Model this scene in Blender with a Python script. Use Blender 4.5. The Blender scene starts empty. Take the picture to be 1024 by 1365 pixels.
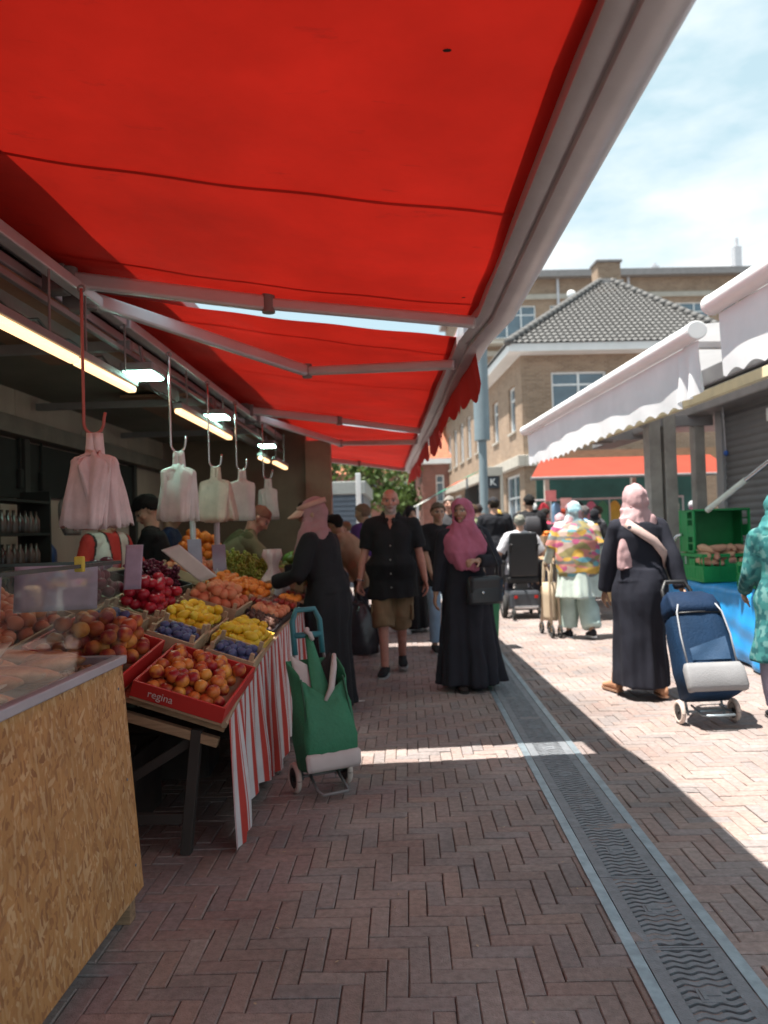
import bpy, bmesh, math, random
import numpy as np
from mathutils import Vector, Matrix
R = math.radians
rnd = random.Random(7)
sc = bpy.context.scene
COL = sc.collection

# ---------------------------------------------------------------- camera
EYE = 1.35
def make_camera():
    psi, th, phi = R(1.5776), R(1.4725), R(1.7)
    f = Vector((-math.sin(psi)*math.cos(th), math.cos(psi)*math.cos(th), math.sin(th)))
    r0 = f.cross(Vector((0, 0, 1))).normalized(); u0 = r0.cross(f)
    r = r0*math.cos(phi) - u0*math.sin(phi); u = u0*math.cos(phi) + r0*math.sin(phi)
    cd = bpy.data.cameras.new('camera'); cam = bpy.data.objects.new('camera', cd); COL.objects.link(cam)
    m = Matrix((r, u, -f)).transposed().to_4x4(); m.translation = (0, 0, EYE)
    cam.matrix_world = m
    cd.sensor_fit = 'VERTICAL'; cd.sensor_height = 36.0; cd.lens = 36.0*1025/1365
    cd.clip_start = 0.05; cd.clip_end = 500
    cd.dof.use_dof = True; cd.dof.focus_distance = 2.8; cd.dof.aperture_fstop = cd.lens*0.001/0.0105
    sc.camera = cam
make_camera()

# ---------------------------------------------------------------- sky and sun
SUN_DIR = Vector((0.29, 0.08, -1.0)).normalized()
to_sun = -SUN_DIR
SUN_EL = math.asin(to_sun.z); SUN_AZ = math.atan2(to_sun.x, to_sun.y)
w = bpy.data.worlds.new('World'); sc.world = w; w.use_nodes = True
nt = w.node_tree; nt.nodes.clear()
def wn(t, **k):
    n = nt.nodes.new(t)
    for a, b in k.items(): setattr(n, a, b)
    return n
sky = wn('ShaderNodeTexSky', sky_type='NISHITA', sun_disc=False); sky.sun_elevation = SUN_EL; sky.sun_rotation = SUN_AZ
sky.air_density = 1.0; sky.dust_density = 1.0; sky.ozone_density = 1.0
bg = wn('ShaderNodeBackground'); bg.inputs[1].default_value = 0.122
tc = wn('ShaderNodeTexCoord'); mp = wn('ShaderNodeMapping'); mp.inputs['Scale'].default_value = (1.2, 1.2, 3.2); mp.inputs['Location'].default_value = (0.2, 0.0, 0.35)
nz = wn('ShaderNodeTexNoise'); nz.inputs['Scale'].default_value = 2.2; nz.inputs['Detail'].default_value = 7; nz.inputs['Roughness'].default_value = 0.55
rp = wn('ShaderNodeValToRGB'); rp.color_ramp.elements[0].position = 0.47; rp.color_ramp.elements[1].position = 0.70
mx = wn('ShaderNodeMix', data_type='RGBA'); mx.inputs[7].default_value = (3.9, 4.0, 4.05, 1)
ow = wn('ShaderNodeOutputWorld')
nt.links.new(tc.outputs['Generated'], mp.inputs[0]); nt.links.new(mp.outputs[0], nz.inputs['Vector'])
nt.links.new(nz.outputs[0], rp.inputs[0]); nt.links.new(rp.outputs[0], mx.inputs[0])
hz = wn('ShaderNodeMix', data_type='RGBA'); hz.inputs[0].default_value = .9; hz.inputs[7].default_value = (2.05, 2.75, 2.95, 1); nt.links.new(sky.outputs[0], hz.inputs[6]); nt.links.new(hz.outputs[2], mx.inputs[6]); nt.links.new(mx.outputs[2], bg.inputs[0]); nt.links.new(bg.outputs[0], ow.inputs[0])
sd = bpy.data.lights.new('sun', 'SUN'); sd.energy = 5.0; sd.angle = R(0.5); sd.color = (1.0, 0.95, 0.87)
so = bpy.data.objects.new('sun', sd); COL.objects.link(so); so.rotation_euler = SUN_DIR.to_track_quat('-Z', 'Y').to_euler()
sc.view_settings.view_transform = 'Standard'; sc.view_settings.look = 'None'; sc.view_settings.gamma = 1.0
sc.view_settings.exposure = 1.34
sc.cycles.max_bounces = 8; sc.cycles.diffuse_bounces = 4; sc.cycles.glossy_bounces = 3
sc.cycles.transmission_bounces = 6; sc.cycles.transparent_max_bounces = 10
sc.cycles.use_denoising = True
sc.cycles.sample_clamp_indirect = 6.0

# ---------------------------------------------------------------- mesh builder
def rotz(a): c, s = math.cos(a), math.sin(a); return np.array([[c, -s, 0], [s, c, 0], [0, 0, 1.]])
def rotx(a): c, s = math.cos(a), math.sin(a); return np.array([[1, 0, 0], [0, c, -s], [0, s, c.real]])
def roty(a): c, s = math.cos(a), math.sin(a); return np.array([[c, 0, s], [0, 1, 0], [-s, 0, c]])
def A(*v): return np.array(v, float)
def nrm(v): v = np.asarray(v, float); return v/(np.linalg.norm(v)+1e-12)
def perp(d):
    d = nrm(d); a = A(0, 0, 1) if abs(d[2]) < .9 else A(1, 0, 0)
    x = nrm(np.cross(a, d)); return x, np.cross(d, x)
class MB:
    def __init__(s): s.v = []; s.f = []; s.n = 0
    def add(s, v, f):
        v = np.asarray(v, float); s.v.append(v)
        s.f += [tuple(i+s.n for i in q) for q in f]; s.n += len(v); return s
    def box(s, c, d, M=None):
        x, y, z = [k/2 for k in d]
        v = A([-x,-y,-z],[x,-y,-z],[x,y,-z],[-x,y,-z],[-x,-y,z],[x,-y,z],[x,y,z],[-x,y,z])
        if M is not None: v = v @ np.asarray(M).T
        return s.add(v + np.asarray(c, float), [(0,3,2,1),(4,5,6,7),(0,1,5,4),(1,2,6,5),(2,3,7,6),(3,0,4,7)])
    def bx(s, x0, x1, y0, y1, z0, z1): return s.box(((x0+x1)/2, (y0+y1)/2, (z0+z1)/2), (x1-x0, y1-y0, z1-z0))
    def bar(s, p0, p1, w, h, up=(0, 0, 1)):
        p0, p1 = np.asarray(p0, float), np.asarray(p1, float); d = nrm(p1-p0); x = nrm(np.cross(d, up)); z = np.cross(x, d)
        return s.box((p0+p1)/2, (w, np.linalg.norm(p1-p0), h), np.stack([x, d, z], 1))
    def loft(s, rings, caps=True, closed=True):
        m = len(rings[0]); v = np.concatenate([np.asarray(r, float) for r in rings]); f = []
        for i in range(len(rings)-1):
            for j in range(m if closed else m-1):
                k = (j+1) % m; f.append((i*m+j, i*m+k, (i+1)*m+k, (i+1)*m+j))
        if caps and closed: f.append(tuple(range(m-1, -1, -1))); f.append(tuple((len(rings)-1)*m+j for j in range(m)))
        return s.add(v, f)
    def tube(s, p0, p1, r0, r1=None, n=12, ball=False):
        p0, p1 = np.asarray(p0, float), np.asarray(p1, float); r1 = r0 if r1 is None else r1
        x, y = perp(p1-p0); a = np.linspace(0, 2*math.pi, n, endpoint=False); c = np.outer(np.cos(a), x)+np.outer(np.sin(a), y)
        s.loft([p0+c*r0, p1+c*r1])
        if ball: s.ell(p0, (r0,)*3, n=n, m=max(6, n//2)); s.ell(p1, (r1,)*3, n=n, m=max(6, n//2))
        return s
    def path(s, pts, r, n=8, caps=True):
        pts = [np.asarray(p, float) for p in pts]; a = np.linspace(0, 2*math.pi, n, endpoint=False); rings = []; x = None
        rr = r if hasattr(r, '__len__') else [r]*len(pts)
        for i, p in enumerate(pts):
            d = nrm(pts[min(i+1, len(pts)-1)]-pts[max(i-1, 0)])
            if x is None: x, y = perp(d)
            else: x = nrm(x-d*(x@d)); y = np.cross(d, x)
            rings.append(p+(np.outer(np.cos(a), x)+np.outer(np.sin(a), y))*rr[i])
        return s.loft(rings, caps)
    def ell(s, c, rad, M=None, n=16, m=10):
        v = [(0, 0, -1)]
        for i in range(1, m):
            t = math.pi*i/m
            for j in range(n): p = 2*math.pi*j/n; v.append((math.sin(t)*math.cos(p), math.sin(t)*math.sin(p), -math.cos(t)))
        v.append((0, 0, 1)); f = []
        for j in range(n): f.append((0, 1+(j+1) % n, 1+j))
        for i in range(m-2):
            for j in range(n): a = 1+i*n; k = (j+1) % n; f.append((a+j, a+k, a+n+k, a+n+j))
        a = 1+(m-2)*n
        for j in range(n): f.append((a+j, a+(j+1) % n, len(v)-1))
        v = np.array(v)*np.asarray(rad, float)
        if M is not None: v = v @ np.asarray(M).T
        return s.add(v+np.asarray(c, float), f)
    def grid(s, P):
        P = np.asarray(P, float); n, m = P.shape[:2]; f = []
        for i in range(n-1):
            for j in range(m-1): f.append((i*m+j, (i+1)*m+j, (i+1)*m+j+1, i*m+j+1))
        return s.add(P.reshape(-1, 3), f)
    def mesh(s, name='mesh', smooth=False):
        me = bpy.data.meshes.new(name); me.from_pydata(np.concatenate(s.v).tolist(), [], s.f); me.update()
        if smooth: me.polygons.foreach_set('use_smooth', [True]*len(me.polygons))
        return me
def link(name, me, m=None, parent=None, loc=None):
    o = bpy.data.objects.new(name, me); COL.objects.link(o)
    if m is not None: me.materials.clear(); me.materials.append(m)
    if parent is not None: o.parent = parent
    if loc is not None: o.location = loc
    return o
def obj(name, mb, m, parent=None, loc=None, smooth=False, bevel=0, solid=0, auto=False, seg=2):
    o = link(name, mb.mesh(name, smooth), m, parent, loc)
    if solid: q = o.modifiers.new('solid', 'SOLIDIFY'); q.thickness = solid; q.offset = 0
    if bevel: q = o.modifiers.new('bevel', 'BEVEL'); q.width = bevel; q.segments = seg; q.limit_method = 'ANGLE'; q.angle_limit = R(40); q.use_clamp_overlap = True
    if auto:
        for p in o.data.polygons: p.use_smooth = True
        try: o.data.set_sharp_from_angle(angle=R(40))
        except Exception: pass
    return o
def tag(o, label, cat, group=None):
    o['label'] = label; o['category'] = cat
    if group: o['group'] = group
    return o
def thing(name, label, cat, loc=(0, 0, 0), rz=0, group=None):
    o = bpy.data.objects.new(name, None); COL.objects.link(o); o.location = loc; o.rotation_euler = (0, 0, rz); o.empty_display_size = .1
    return tag(o, label, cat, group)
def struct(o): o['kind'] = 'structure'; return o
def dup(o, parent=None, loc=None, rz=None, label=None, group=None):
    c = o.copy(); COL.objects.link(c); c.parent = parent
    if loc is not None: c.location = loc
    if rz is not None: c.rotation_euler = (0, 0, rz)
    if label: c['label'] = label
    if group: c['group'] = group
    for ch in list(o.children): dup(ch, c)
    return c
def fuse(mb, vox, it=4, fac=.5):
    me = mb.mesh('temporary'); o = bpy.data.objects.new('temporary', me); COL.objects.link(o)
    q = o.modifiers.new('r', 'REMESH'); q.mode = 'VOXEL'; q.voxel_size = vox; q.use_smooth_shade = True
    if it: q = o.modifiers.new('s', 'SMOOTH'); q.iterations = it; q.factor = fac
    dg = bpy.context.evaluated_depsgraph_get(); r = bpy.data.meshes.new_from_object(o.evaluated_get(dg))
    bpy.data.objects.remove(o); bpy.data.meshes.remove(me)
    r.polygons.foreach_set('use_smooth', [True]*len(r.polygons))
    return r
def getv(me): v = np.empty(len(me.vertices)*3); me.vertices.foreach_get('co', v); return v.reshape(-1, 3)
def getn(me): v = np.empty(len(me.vertices)*3); me.vertices.foreach_get('normal', v); return v.reshape(-1, 3)
def setv(me, v): me.vertices.foreach_set('co', np.ascontiguousarray(v).ravel()); me.update()
def paint(me, c):
    a = me.color_attributes.new('Col', 'FLOAT_COLOR', 'POINT'); c = np.asarray(c, float)
    a.data.foreach_set('color', np.concatenate([c, np.ones((len(c), 1))], 1).ravel())
def wob(p, k, seed, n=5, st=(1, 1, 1)):
    g = np.random.RandomState(seed); o = np.zeros(len(p))
    for i in range(n):
        d = g.normal(size=3); d = d/np.linalg.norm(d)*k*(0.6+0.9*g.rand())*np.array(st); e = g.normal(size=3)*k*.35
        o += np.sin(p@d+g.rand()*6.28+1.6*np.sin(p@e+g.rand()*6.28))
    return o/n**.5
def wrinkle(me, amp, k, seed, st=(1, 1, .45)):
    v = getv(me); n = getn(me); o = wob(v, k, seed, 6, st); setv(me, v+n*(amp*np.maximum(o, -.75))[:, None])
def cut(me, keep):
    bm = bmesh.new(); bm.from_mesh(me)
    bmesh.ops.delete(bm, geom=[v for v in bm.verts if not keep[v.index]], context='VERTS'); bm.to_mesh(me); bm.free(); return me

# ---------------------------------------------------------------- materials
def mat(name, col, rough=.6, var=.12, scale=6, bump=.0, bscale=80, metal=0, spec=.5, stretch=(1, 1, 1), attr=False, rand=0, coat=0, sss=0, trans=0, dirt=0):
    m = bpy.data.materials.new(name); m.use_nodes = True; t = m.node_tree; b = t.nodes['Principled BSDF']
    b.inputs['Roughness'].default_value = rough; b.inputs['Metallic'].default_value = metal; b.inputs['Specular IOR Level'].default_value = spec
    if coat: b.inputs['Coat Weight'].default_value = coat; b.inputs['Coat Roughness'].default_value = .15
    if sss: b.inputs['Subsurface Weight'].default_value = sss; b.inputs['Subsurface Radius'].default_value = (.012, .005, .003); b.inputs['Subsurface Scale'].default_value = 1
    N = t.nodes.new; L = t.links.new
    tcn = N('ShaderNodeTexCoord'); mpn = N('ShaderNodeMapping'); mpn.inputs['Scale'].default_value = stretch; L(tcn.outputs['Object'], mpn.inputs[0])
    nz = N('ShaderNodeTexNoise'); nz.inputs['Scale'].default_value = scale; nz.inputs['Detail'].default_value = 5; nz.inputs['Roughness'].default_value = .6; L(mpn.outputs[0], nz.inputs['Vector'])
    mr = N('ShaderNodeMapRange'); mr.inputs[1].default_value = .3; mr.inputs[2].default_value = .7; mr.inputs[3].default_value = 1-var; mr.inputs[4].default_value = 1+var; L(nz.outputs[0], mr.inputs[0])
    mul = N('ShaderNodeMix'); mul.data_type = 'RGBA'; mul.blend_type = 'MULTIPLY'; mul.inputs[0].default_value = 1; L(mr.outputs[0], mul.inputs[7])
    if attr:
        at = N('ShaderNodeAttribute'); at.attribute_name = 'Col'; L(at.outputs['Color'], mul.inputs[6])
    elif rand:
        oi = N('ShaderNodeObjectInfo'); cr = N('ShaderNodeValToRGB'); e = cr.color_ramp.elements; e[0].color = (*col, 1); e[1].color = (*rand, 1); L(oi.outputs['Random'], cr.inputs[0]); L(cr.outputs[0], mul.inputs[6])
    else: mul.inputs[6].default_value = (*col, 1)
    L(mul.outputs[2], b.inputs['Base Color']); b.name = 'P'
    if bump:
        n2 = N('ShaderNodeTexNoise'); n2.inputs['Scale'].default_value = bscale; n2.inputs['Detail'].default_value = 3; L(mpn.outputs[0], n2.inputs['Vector'])
        bp = N('ShaderNodeBump'); bp.inputs['Strength'].default_value = bump; bp.inputs['Distance'].default_value = .01; L(n2.outputs[0], bp.inputs['Height']); L(bp.outputs[0], b.inputs['Normal'])
    if trans:
        tr = N('ShaderNodeBsdfTranslucent'); L(mul.outputs[2], tr.inputs[0]); ms = N('ShaderNodeMixShader'); ms.inputs[0].default_value = trans
        L(b.outputs[0], ms.inputs[1]); L(tr.outputs[0], ms.inputs[2]); L(ms.outputs[0], t.nodes['Material Output'].inputs[0])
    return m
def emit(name, col, s):
    m = bpy.data.materials.new(name); m.use_nodes = True; t = m.node_tree; b = t.nodes['Principled BSDF']
    b.inputs['Base Color'].default_value = (.8, .8, .8, 1); b.inputs['Emission Color'].default_value = (*col, 1); b.inputs['Emission Strength'].default_value = s; return m
def glass_mat(name, tint=(.8, .9, .9), alpha=.25, rough=.03):
    m = bpy.data.materials.new(name); m.use_nodes = True; t = m.node_tree; N = t.nodes.new; L = t.links.new
    t.nodes.remove(t.nodes['Principled BSDF'])
    tr = N('ShaderNodeBsdfTransparent'); tr.inputs[0].default_value = (*tint, 1); gl = N('ShaderNodeBsdfGlossy'); gl.inputs['Roughness'].default_value = rough
    fr = N('ShaderNodeLayerWeight'); fr.inputs[0].default_value = .5; pw = N('ShaderNodeMath'); pw.operation = 'POWER'; pw.inputs[1].default_value = 4; L(fr.outputs['Facing'], pw.inputs[0]); ad = N('ShaderNodeMath'); ad.operation = 'MULTIPLY_ADD'; ad.inputs[1].default_value = .32; ad.inputs[2].default_value = .03+alpha*.1; L(pw.outputs[0], ad.inputs[0])
    ms = N('ShaderNodeMixShader'); L(ad.outputs[0], ms.inputs[0]); L(tr.outputs[0], ms.inputs[1]); L(gl.outputs[0], ms.inputs[2]); L(ms.outputs[0], t.nodes['Material Output'].inputs[0]); return m
def brick_mat(name, c1, c2, mortar, L_=.21, H_=.065, plane='xz'):
    m = mat(name, (1, 1, 1), rough=.85, var=.14, scale=1.2); t = m.node_tree; N = t.nodes.new; L = t.links.new
    mul = [n for n in t.nodes if n.type == 'MIX'][0]; tcn = [n for n in t.nodes if n.type == 'TEX_COORD'][0]
    sp = N('ShaderNodeSeparateXYZ'); cb = N('ShaderNodeCombineXYZ'); L(tcn.outputs['Object'], sp.inputs[0])
    ad = N('ShaderNodeMath'); ad.operation = 'ADD'; L(sp.outputs[0], ad.inputs[0]); L(sp.outputs[1], ad.inputs[1])
    if plane == 'xy': L(sp.outputs[0], cb.inputs[0]); L(sp.outputs[1], cb.inputs[1])
    else: L(ad.outputs[0], cb.inputs[0]); L(sp.outputs[2], cb.inputs[1])
    br = N('ShaderNodeTexBrick'); br.inputs['Scale'].default_value = 1; br.inputs['Brick Width'].default_value = L_; br.inputs['Row Height'].default_value = H_; br.inputs['Mortar Size'].default_value = H_*.09
    br.inputs['Color1'].default_value = (*c1, 1); br.inputs['Color2'].default_value = (*c2, 1); br.inputs['Mortar'].default_value = (*mortar, 1); L(cb.outputs[0], br.inputs['Vector']); L(br.outputs[0], mul.inputs[6])
    return m
skin_m = mat('skin', (1, 1, 1), .5, .1, 25, .15, 150, attr=True, sss=.06)
cloth_m = mat('painted_cloth', (1, 1, 1), .85, .1, 9, .25, 260, attr=True, spec=.25)
alu = mat('grey_aluminium', (.56, .54, .56), .38, .1, 3, .05, 40, metal=.35)
alu_dark = mat('dull_grey_metal', (.2, .19, .19), .5, .15, 5)
steel = mat('galvanised_steel', (.30, .36, .40), .42, .25, 14, .1, 60, metal=.6)
iron = mat('cast_iron', (.17, .175, .18), .6, .2, 20, .3, 120, metal=.3)
black_plastic = mat('black_plastic', (.012, .012, .014), .45, .2, 8)
dark = mat('dark_parts_and_shade', (.015, .014, .013), .9, .2)  # near-black of dark parts, also painted into openings as shade
rubber = mat('rubber', (.02, .02, .02), .8, .2)
white_paint = mat('white_paint', (.75, .76, .76), .45, .06, 3)
chrome = mat('bright_metal', (.6, .6, .6), .25, .1, metal=.9)
wood = mat('rough_wood', (.30, .19, .11), .75, .35, 5, .3, 30, stretch=(1, 12, 12))
pane_glass = mat('window_glass', (.10, .15, .19), .06, .25, 1.5, spec=.8)
# ================================================================ GROUND
def brick_ground():
    W = .0667; g = .0022; V = []; F = []; rs = np.random.RandomState(3); n = 0
    x0, x1, y0, y1 = -3.3, 5.6, 1.0, 17.0
    for j in range(int((y1-y0)/W)):
        for i in range(int((x1-x0)/W)):
            d = (i-j) % 6
            if d == 0: a, b = 3, 1
            elif d == 5: a, b = 1, 3
            else: continue
            if .70 < x0+i*W and x0+(i+a)*W < .96: continue
            cx, cy = x0+(i+a/2)*W, y0+(j+b/2)*W; hx, hy = a*W/2-g*.5-rs.rand()*.0012, b*W/2-g*.5-rs.rand()*.0012
            rot = rs.normal()*.009; z = rs.normal()*.0015; tx, ty = rs.normal(size=2)*.012; c, s = math.cos(rot), math.sin(rot); e = .0035
            for (ex, dz) in ((e, 0), (0, -.0035), (0, -.03)):
                for sx, sy in ((-1, -1), (1, -1), (1, 1), (-1, 1)):
                    px, py = sx*(hx-ex), sy*(hy-ex); V.append((cx+px*c-py*s, cy+px*s+py*c, z+dz+px*tx+py*ty))
            F.append((n, n+1, n+2, n+3))
            for r_ in (0, 4):
                for k in range(4): q = (k+1) % 4; F.append((n+r_+4+k, n+r_+4+q, n+r_+q, n+r_+k))
            n += 12
    mb = MB(); mb.add(V, F)
    m = mat('paving_brick', (1, 1, 1), .72, .22, 38, .45, 180); t = m.node_tree; N = t.nodes.new; L = t.links.new
    mul = [k for k in t.nodes if k.type == 'MIX'][0]; tcn = [k for k in t.nodes if k.type == 'TEX_COORD'][0]
    ge = N('ShaderNodeNewGeometry'); cr = N('ShaderNodeValToRGB'); cr.color_ramp.interpolation = 'LINEAR'
    el = cr.color_ramp.elements; el[0].color = (.285, .215, .195, 1); el[1].color = (.315, .265, .245, 1)
    for p, c in ((.2, (.28, .225, .205)), (.4, (.24, .21, .205)), (.55, (.305, .225, .195)), (.7, (.265, .23, .225)), (.85, (.285, .205, .182))):
        k = el.new(p); k.color = (*c, 1)
    L(ge.outputs['Random Per Island'], cr.inputs[0])
    n3 = N('ShaderNodeTexNoise'); n3.inputs['Scale'].default_value = 1.3; n3.inputs['Detail'].default_value = 6; L(tcn.outputs['Object'], n3.inputs['Vector'])
    r3 = N('ShaderNodeMapRange'); r3.inputs[1].default_value = .35; r3.inputs[2].default_value = .7; r3.inputs[3].default_value = .72; r3.inputs[4].default_value = 1.18; L(n3.outputs[0], r3.inputs[0])
    m3 = N('ShaderNodeMix'); m3.data_type = 'RGBA'; m3.blend_type = 'MULTIPLY'; m3.inputs[0].default_value = 1; L(cr.outputs[0], m3.inputs[6]); L(r3.outputs[0], m3.inputs[7])
    n4 = N('ShaderNodeTexVoronoi'); n4.inputs['Scale'].default_value = 9; L(tcn.outputs['Object'], n4.inputs['Vector'])
    r4 = N('ShaderNodeMapRange'); r4.inputs[1].default_value = .03; r4.inputs[2].default_value = .07; r4.inputs[3].default_value = .55; r4.inputs[4].default_value = 0; L(n4.outputs[0], r4.inputs[0])
    n5 = N('ShaderNodeTexNoise'); n5.inputs['Scale'].default_value = 2.7; L(tcn.outputs['Object'], n5.inputs['Vector'])
    r5 = N('ShaderNodeMapRange'); r5.inputs[1].default_value = .58; r5.inputs[2].default_value = .62; L(n5.outputs[0], r5.inputs[0])
    mm = N('ShaderNodeMath'); mm.operation = 'MULTIPLY'; L(r4.outputs[0], mm.inputs[0]); L(r5.outputs[0], mm.inputs[1])
    m5 = N('ShaderNodeMix'); m5.data_type = 'RGBA'; m5.inputs[7].default_value = (.36, .33, .30, 1); L(mm.outputs[0], m5.inputs[0]); L(m3.outputs[2], m5.inputs[6])
    L(m5.outputs[2], mul.inputs[6])
    struct(obj('paving', mb, m))
    joint = mat('joint_sand', (.085, .062, .053), .95, .35, 40, .5, 300)
    struct(obj('ground', MB().grid([[(-160, -30, -.008), (160, -30, -.008)], [(-160, 300, -.008), (160, 300, -.008)]]), joint))
    far = brick_mat('far_paving', (.29, .235, .215), (.25, .215, .205), (.18, .16, .15), .2, .067, 'xy')
    struct(obj('road', MB().grid([[(-30, 17.0, -.004), (30, 17.0, -.004)], [(-30, 120, -.004), (30, 120, -.004)]]), far))
brick_ground()

# litter on the ground: white scrap, leaves
scrap_m = mat('paper_scrap', (.75, .74, .72), .7)
mb = MB().grid([[(0, 0, .004), (.07, .006, .008)], [(.004, .045, .006), (.072, .05, .003)]])
tag(obj('paper_scrap', mb, scrap_m, loc=(-.44, 6.15, 0), solid=.002), 'small white paper scrap lying on the bricks behind the green trolley', 'litter')
leaf_m = mat('dry_leaf', (.40, .30, .19), .8, .4, 20, rand=(.55, .45, .32))
lf = MB().add([(0, 0, .003), (.012, .008, .007), (.028, .004, .004), (.04, 0, .008), (.026, -.008, .003), (.01, -.007, .006)], [(0, 4, 1), (0, 5, 4), (1, 4, 2), (2, 4, 3)]).mesh('leaf')
for i in range(90):
    x, y = rnd.uniform(-.9, 2.4), 1.9+7*rnd.random()**1.6
    o = link('dry_leaf', lf, leaf_m if i == 0 else None, None, (x, y, .003)) if i == 0 else dup(l0, None, (x, y, .003))
    if i == 0: l0 = tag(o, 'tiny dry leaf fragment lying on the brick paving', 'leaf', 'leaf fragments scattered on the paving')
    o.rotation_euler = (0, 0, rnd.random()*6.28); k = rnd.uniform(.18, .5); o.scale = (k, k, k)

# ================================================================ DRAIN
dx0, dx1 = .655, 1.0
dc = thing('drain_channel', 'long galvanised steel drain channel set into the brick paving', 'drain', (0, 0, 0))
mb = MB()
for a, b in ((dx0, dx0+.042), (dx1-.042, dx1)): mb.bx(a, b, 1.0, 40, -.06, .006)
obj('rail', mb, steel, dc, bevel=.002)
obj('channel_bed', MB().bx(dx0+.042, dx1-.042, 1.0, 17.0, -.06, -.045), dark, dc)
grate_m = mat('worn_cast_iron', (.20, .215, .235), .55, .22, 22, .35, 150, metal=.25)
def grate_mesh():
    mb = MB(); w = dx1-dx0-.084-.008; x0 = -w/2; L_ = .496; zt = .004; zb = -.03
    mb.bx(x0, x0+.045, 0, L_, zb, zt); mb.bx(-x0-.045, -x0, 0, L_, zb, zt)
    n = 16; pit = L_/n; xs = np.linspace(x0+.045, -x0-.045, 26); xs[0] -= .001; xs[-1] += .001
    for k in range(n+1):
        y0 = max(0, k*pit-pit*.30) if k else 0; y1 = min(L_, k*pit+pit*.30); wv = .0062*np.sin((xs-x0)/(w-.09)*6.28*2.5+.6)
        ed = 0 if k in (0, n) else 1; r = []
        for q, z in ((y0, zt), (y1, zt), (y1, zb), (y0, zb)):
            off = wv*(ed if not ((k == 0 and q == y0) or (k == n and q == y1)) else 0); r.append(np.stack([xs, q+off, np.full_like(xs, z)], 1))
        rings = [[r[0][i], r[1][i], r[2][i], r[3][i]] for i in range(len(xs))]
        mb.loft(rings)
    mb.bx(-.035, .035, L_/2-.034, L_/2+.034, zb, zt+.0012); mb.bx(-.026, .026, L_/2-.006, L_/2+.006, zt, zt+.004); mb.bx(-.026, -.014, L_/2-.024, L_/2+.024, zt, zt+.0035)
    return mb
gm = grate_mesh().mesh('grate')
for i in range(32):
    loc = ((dx0+dx1)/2, 1.0+i*.5, 0)
    if i == 0: g0 = tag(link('drain_grate', gm, grate_m, None, loc), 'grey cast iron drain grate with wavy slots in the long channel', 'drain grate', 'drain grates in the channel')
    else: dup(g0, None, loc)
    if i < 14:
        for k, x in enumerate((dx0+.047, dx1-.047)):
            pass

# ================================================================ LEFT KIOSK
K = thing('market_kiosk', 'long dark wooden market kiosk open at the front above the fruit', 'kiosk', (0, 0, 0))
panel_m = mat('beige_board', (.40, .30, .25), .7, .18, 1.6, .1, 40, stretch=(1, 1, .3))
kdark = mat('kiosk_dark', (.035, .03, .028), .8, .3, 3)
ceil_m = mat('kiosk_ceiling', (.15, .14, .115), .75, .25, 1.2, .1, 20)
obj('roof', MB().bx(-3.6, -1.50, -1.5, 14.2, 2.98, 3.08), alu_dark, K, bevel=.01)
obj('fascia', MB().bx(-2.06, -2.01, -1.5, 10.6, 2.70, 2.98), kdark, K)
obj('ceiling', MB().bx(-3.5, -1.95, -1.5, 10.3, 2.64, 2.70), ceil_m, K)
mb = MB()
for i in range(9): mb.bx(-3.29, -3.25, -1.5+i*1.31, -1.5+i*1.31+1.30, 0, 2.64)
obj('back_wall', mb, panel_m, K, bevel=.006)
mb = MB()
for y in (1.1, 3.55, 6.35, 8.95): mb.bx(-3.25, -3.17, y, y+.09, 0, 2.3)
obj('post', mb, kdark, K, bevel=.005)
obj('header_beam', MB().bx(-3.25, -3.08, -1.5, 10.3, 2.22, 2.36), mat('header_beam', (.16, .13, .11), .7, .2), K, bevel=.006)
mb = MB().bx(-3.24, -3.20, 5.35, 6.35, 1.72, 2.2).bx(-3.24, -3.20, 6.44, 8.95, 1.75, 2.2)
obj('opening_shade', mb, dark, K)  # near-black panels paint the darkness of openings in the back wall
obj('end_wall', MB().bx(-3.6, -1.32, 10.32, 10.42, 0, 2.835), mat('brown_end_board', (.15, .095, .065), .7, .25, 2, .1, 30), K)
obj('end_post', MB().bx(-1.32, -.98, 10.24, 10.44, 0, 2.60), mat('brown_end_post', (.26, .17, .115), .7, .2, 2, .1, 30), K, bevel=.008)
mb = MB().bx(-1.99, -1.93, -1.5, 10.3, 2.52, 2.64); mb.bx(-1.66, -1.63, -1.5, 10.3, 2.46, 2.49)
for y in (.6, 2.6, 4.6, 6.6, 8.6): mb.bx(-3.2, -1.64, y, y+.05, 2.50, 2.56)
obj('ceiling_frame', mb, alu_dark, K, bevel=.004)
mb = MB()
for y0, y1 in ((3.3, 5.3), (6.6, 9.8)): mb.bx(-2.45, -1.78, y0, y1, 2.585, 2.605)
obj('ceiling_board', mb, mat('bare_board', (.22, .12, .08), .7, .3, 3), K)
mb = MB(); mb.path([A(-1.86, 2.2+i*.12, 2.50-.05*abs(math.sin(i*.9))) for i in range(50)], .008, 6)
obj('cable', mb, black_plastic, K, smooth=True)
obj('floor', MB().bx(-3.25, -2.2, -1.5, 10.3, .001, .015), dark, K)
obj('switch_box', MB().bx(-2.62, -2.45, 3.72, 3.84, 2.42, 2.56), white_paint, K, bevel=.01)

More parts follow.
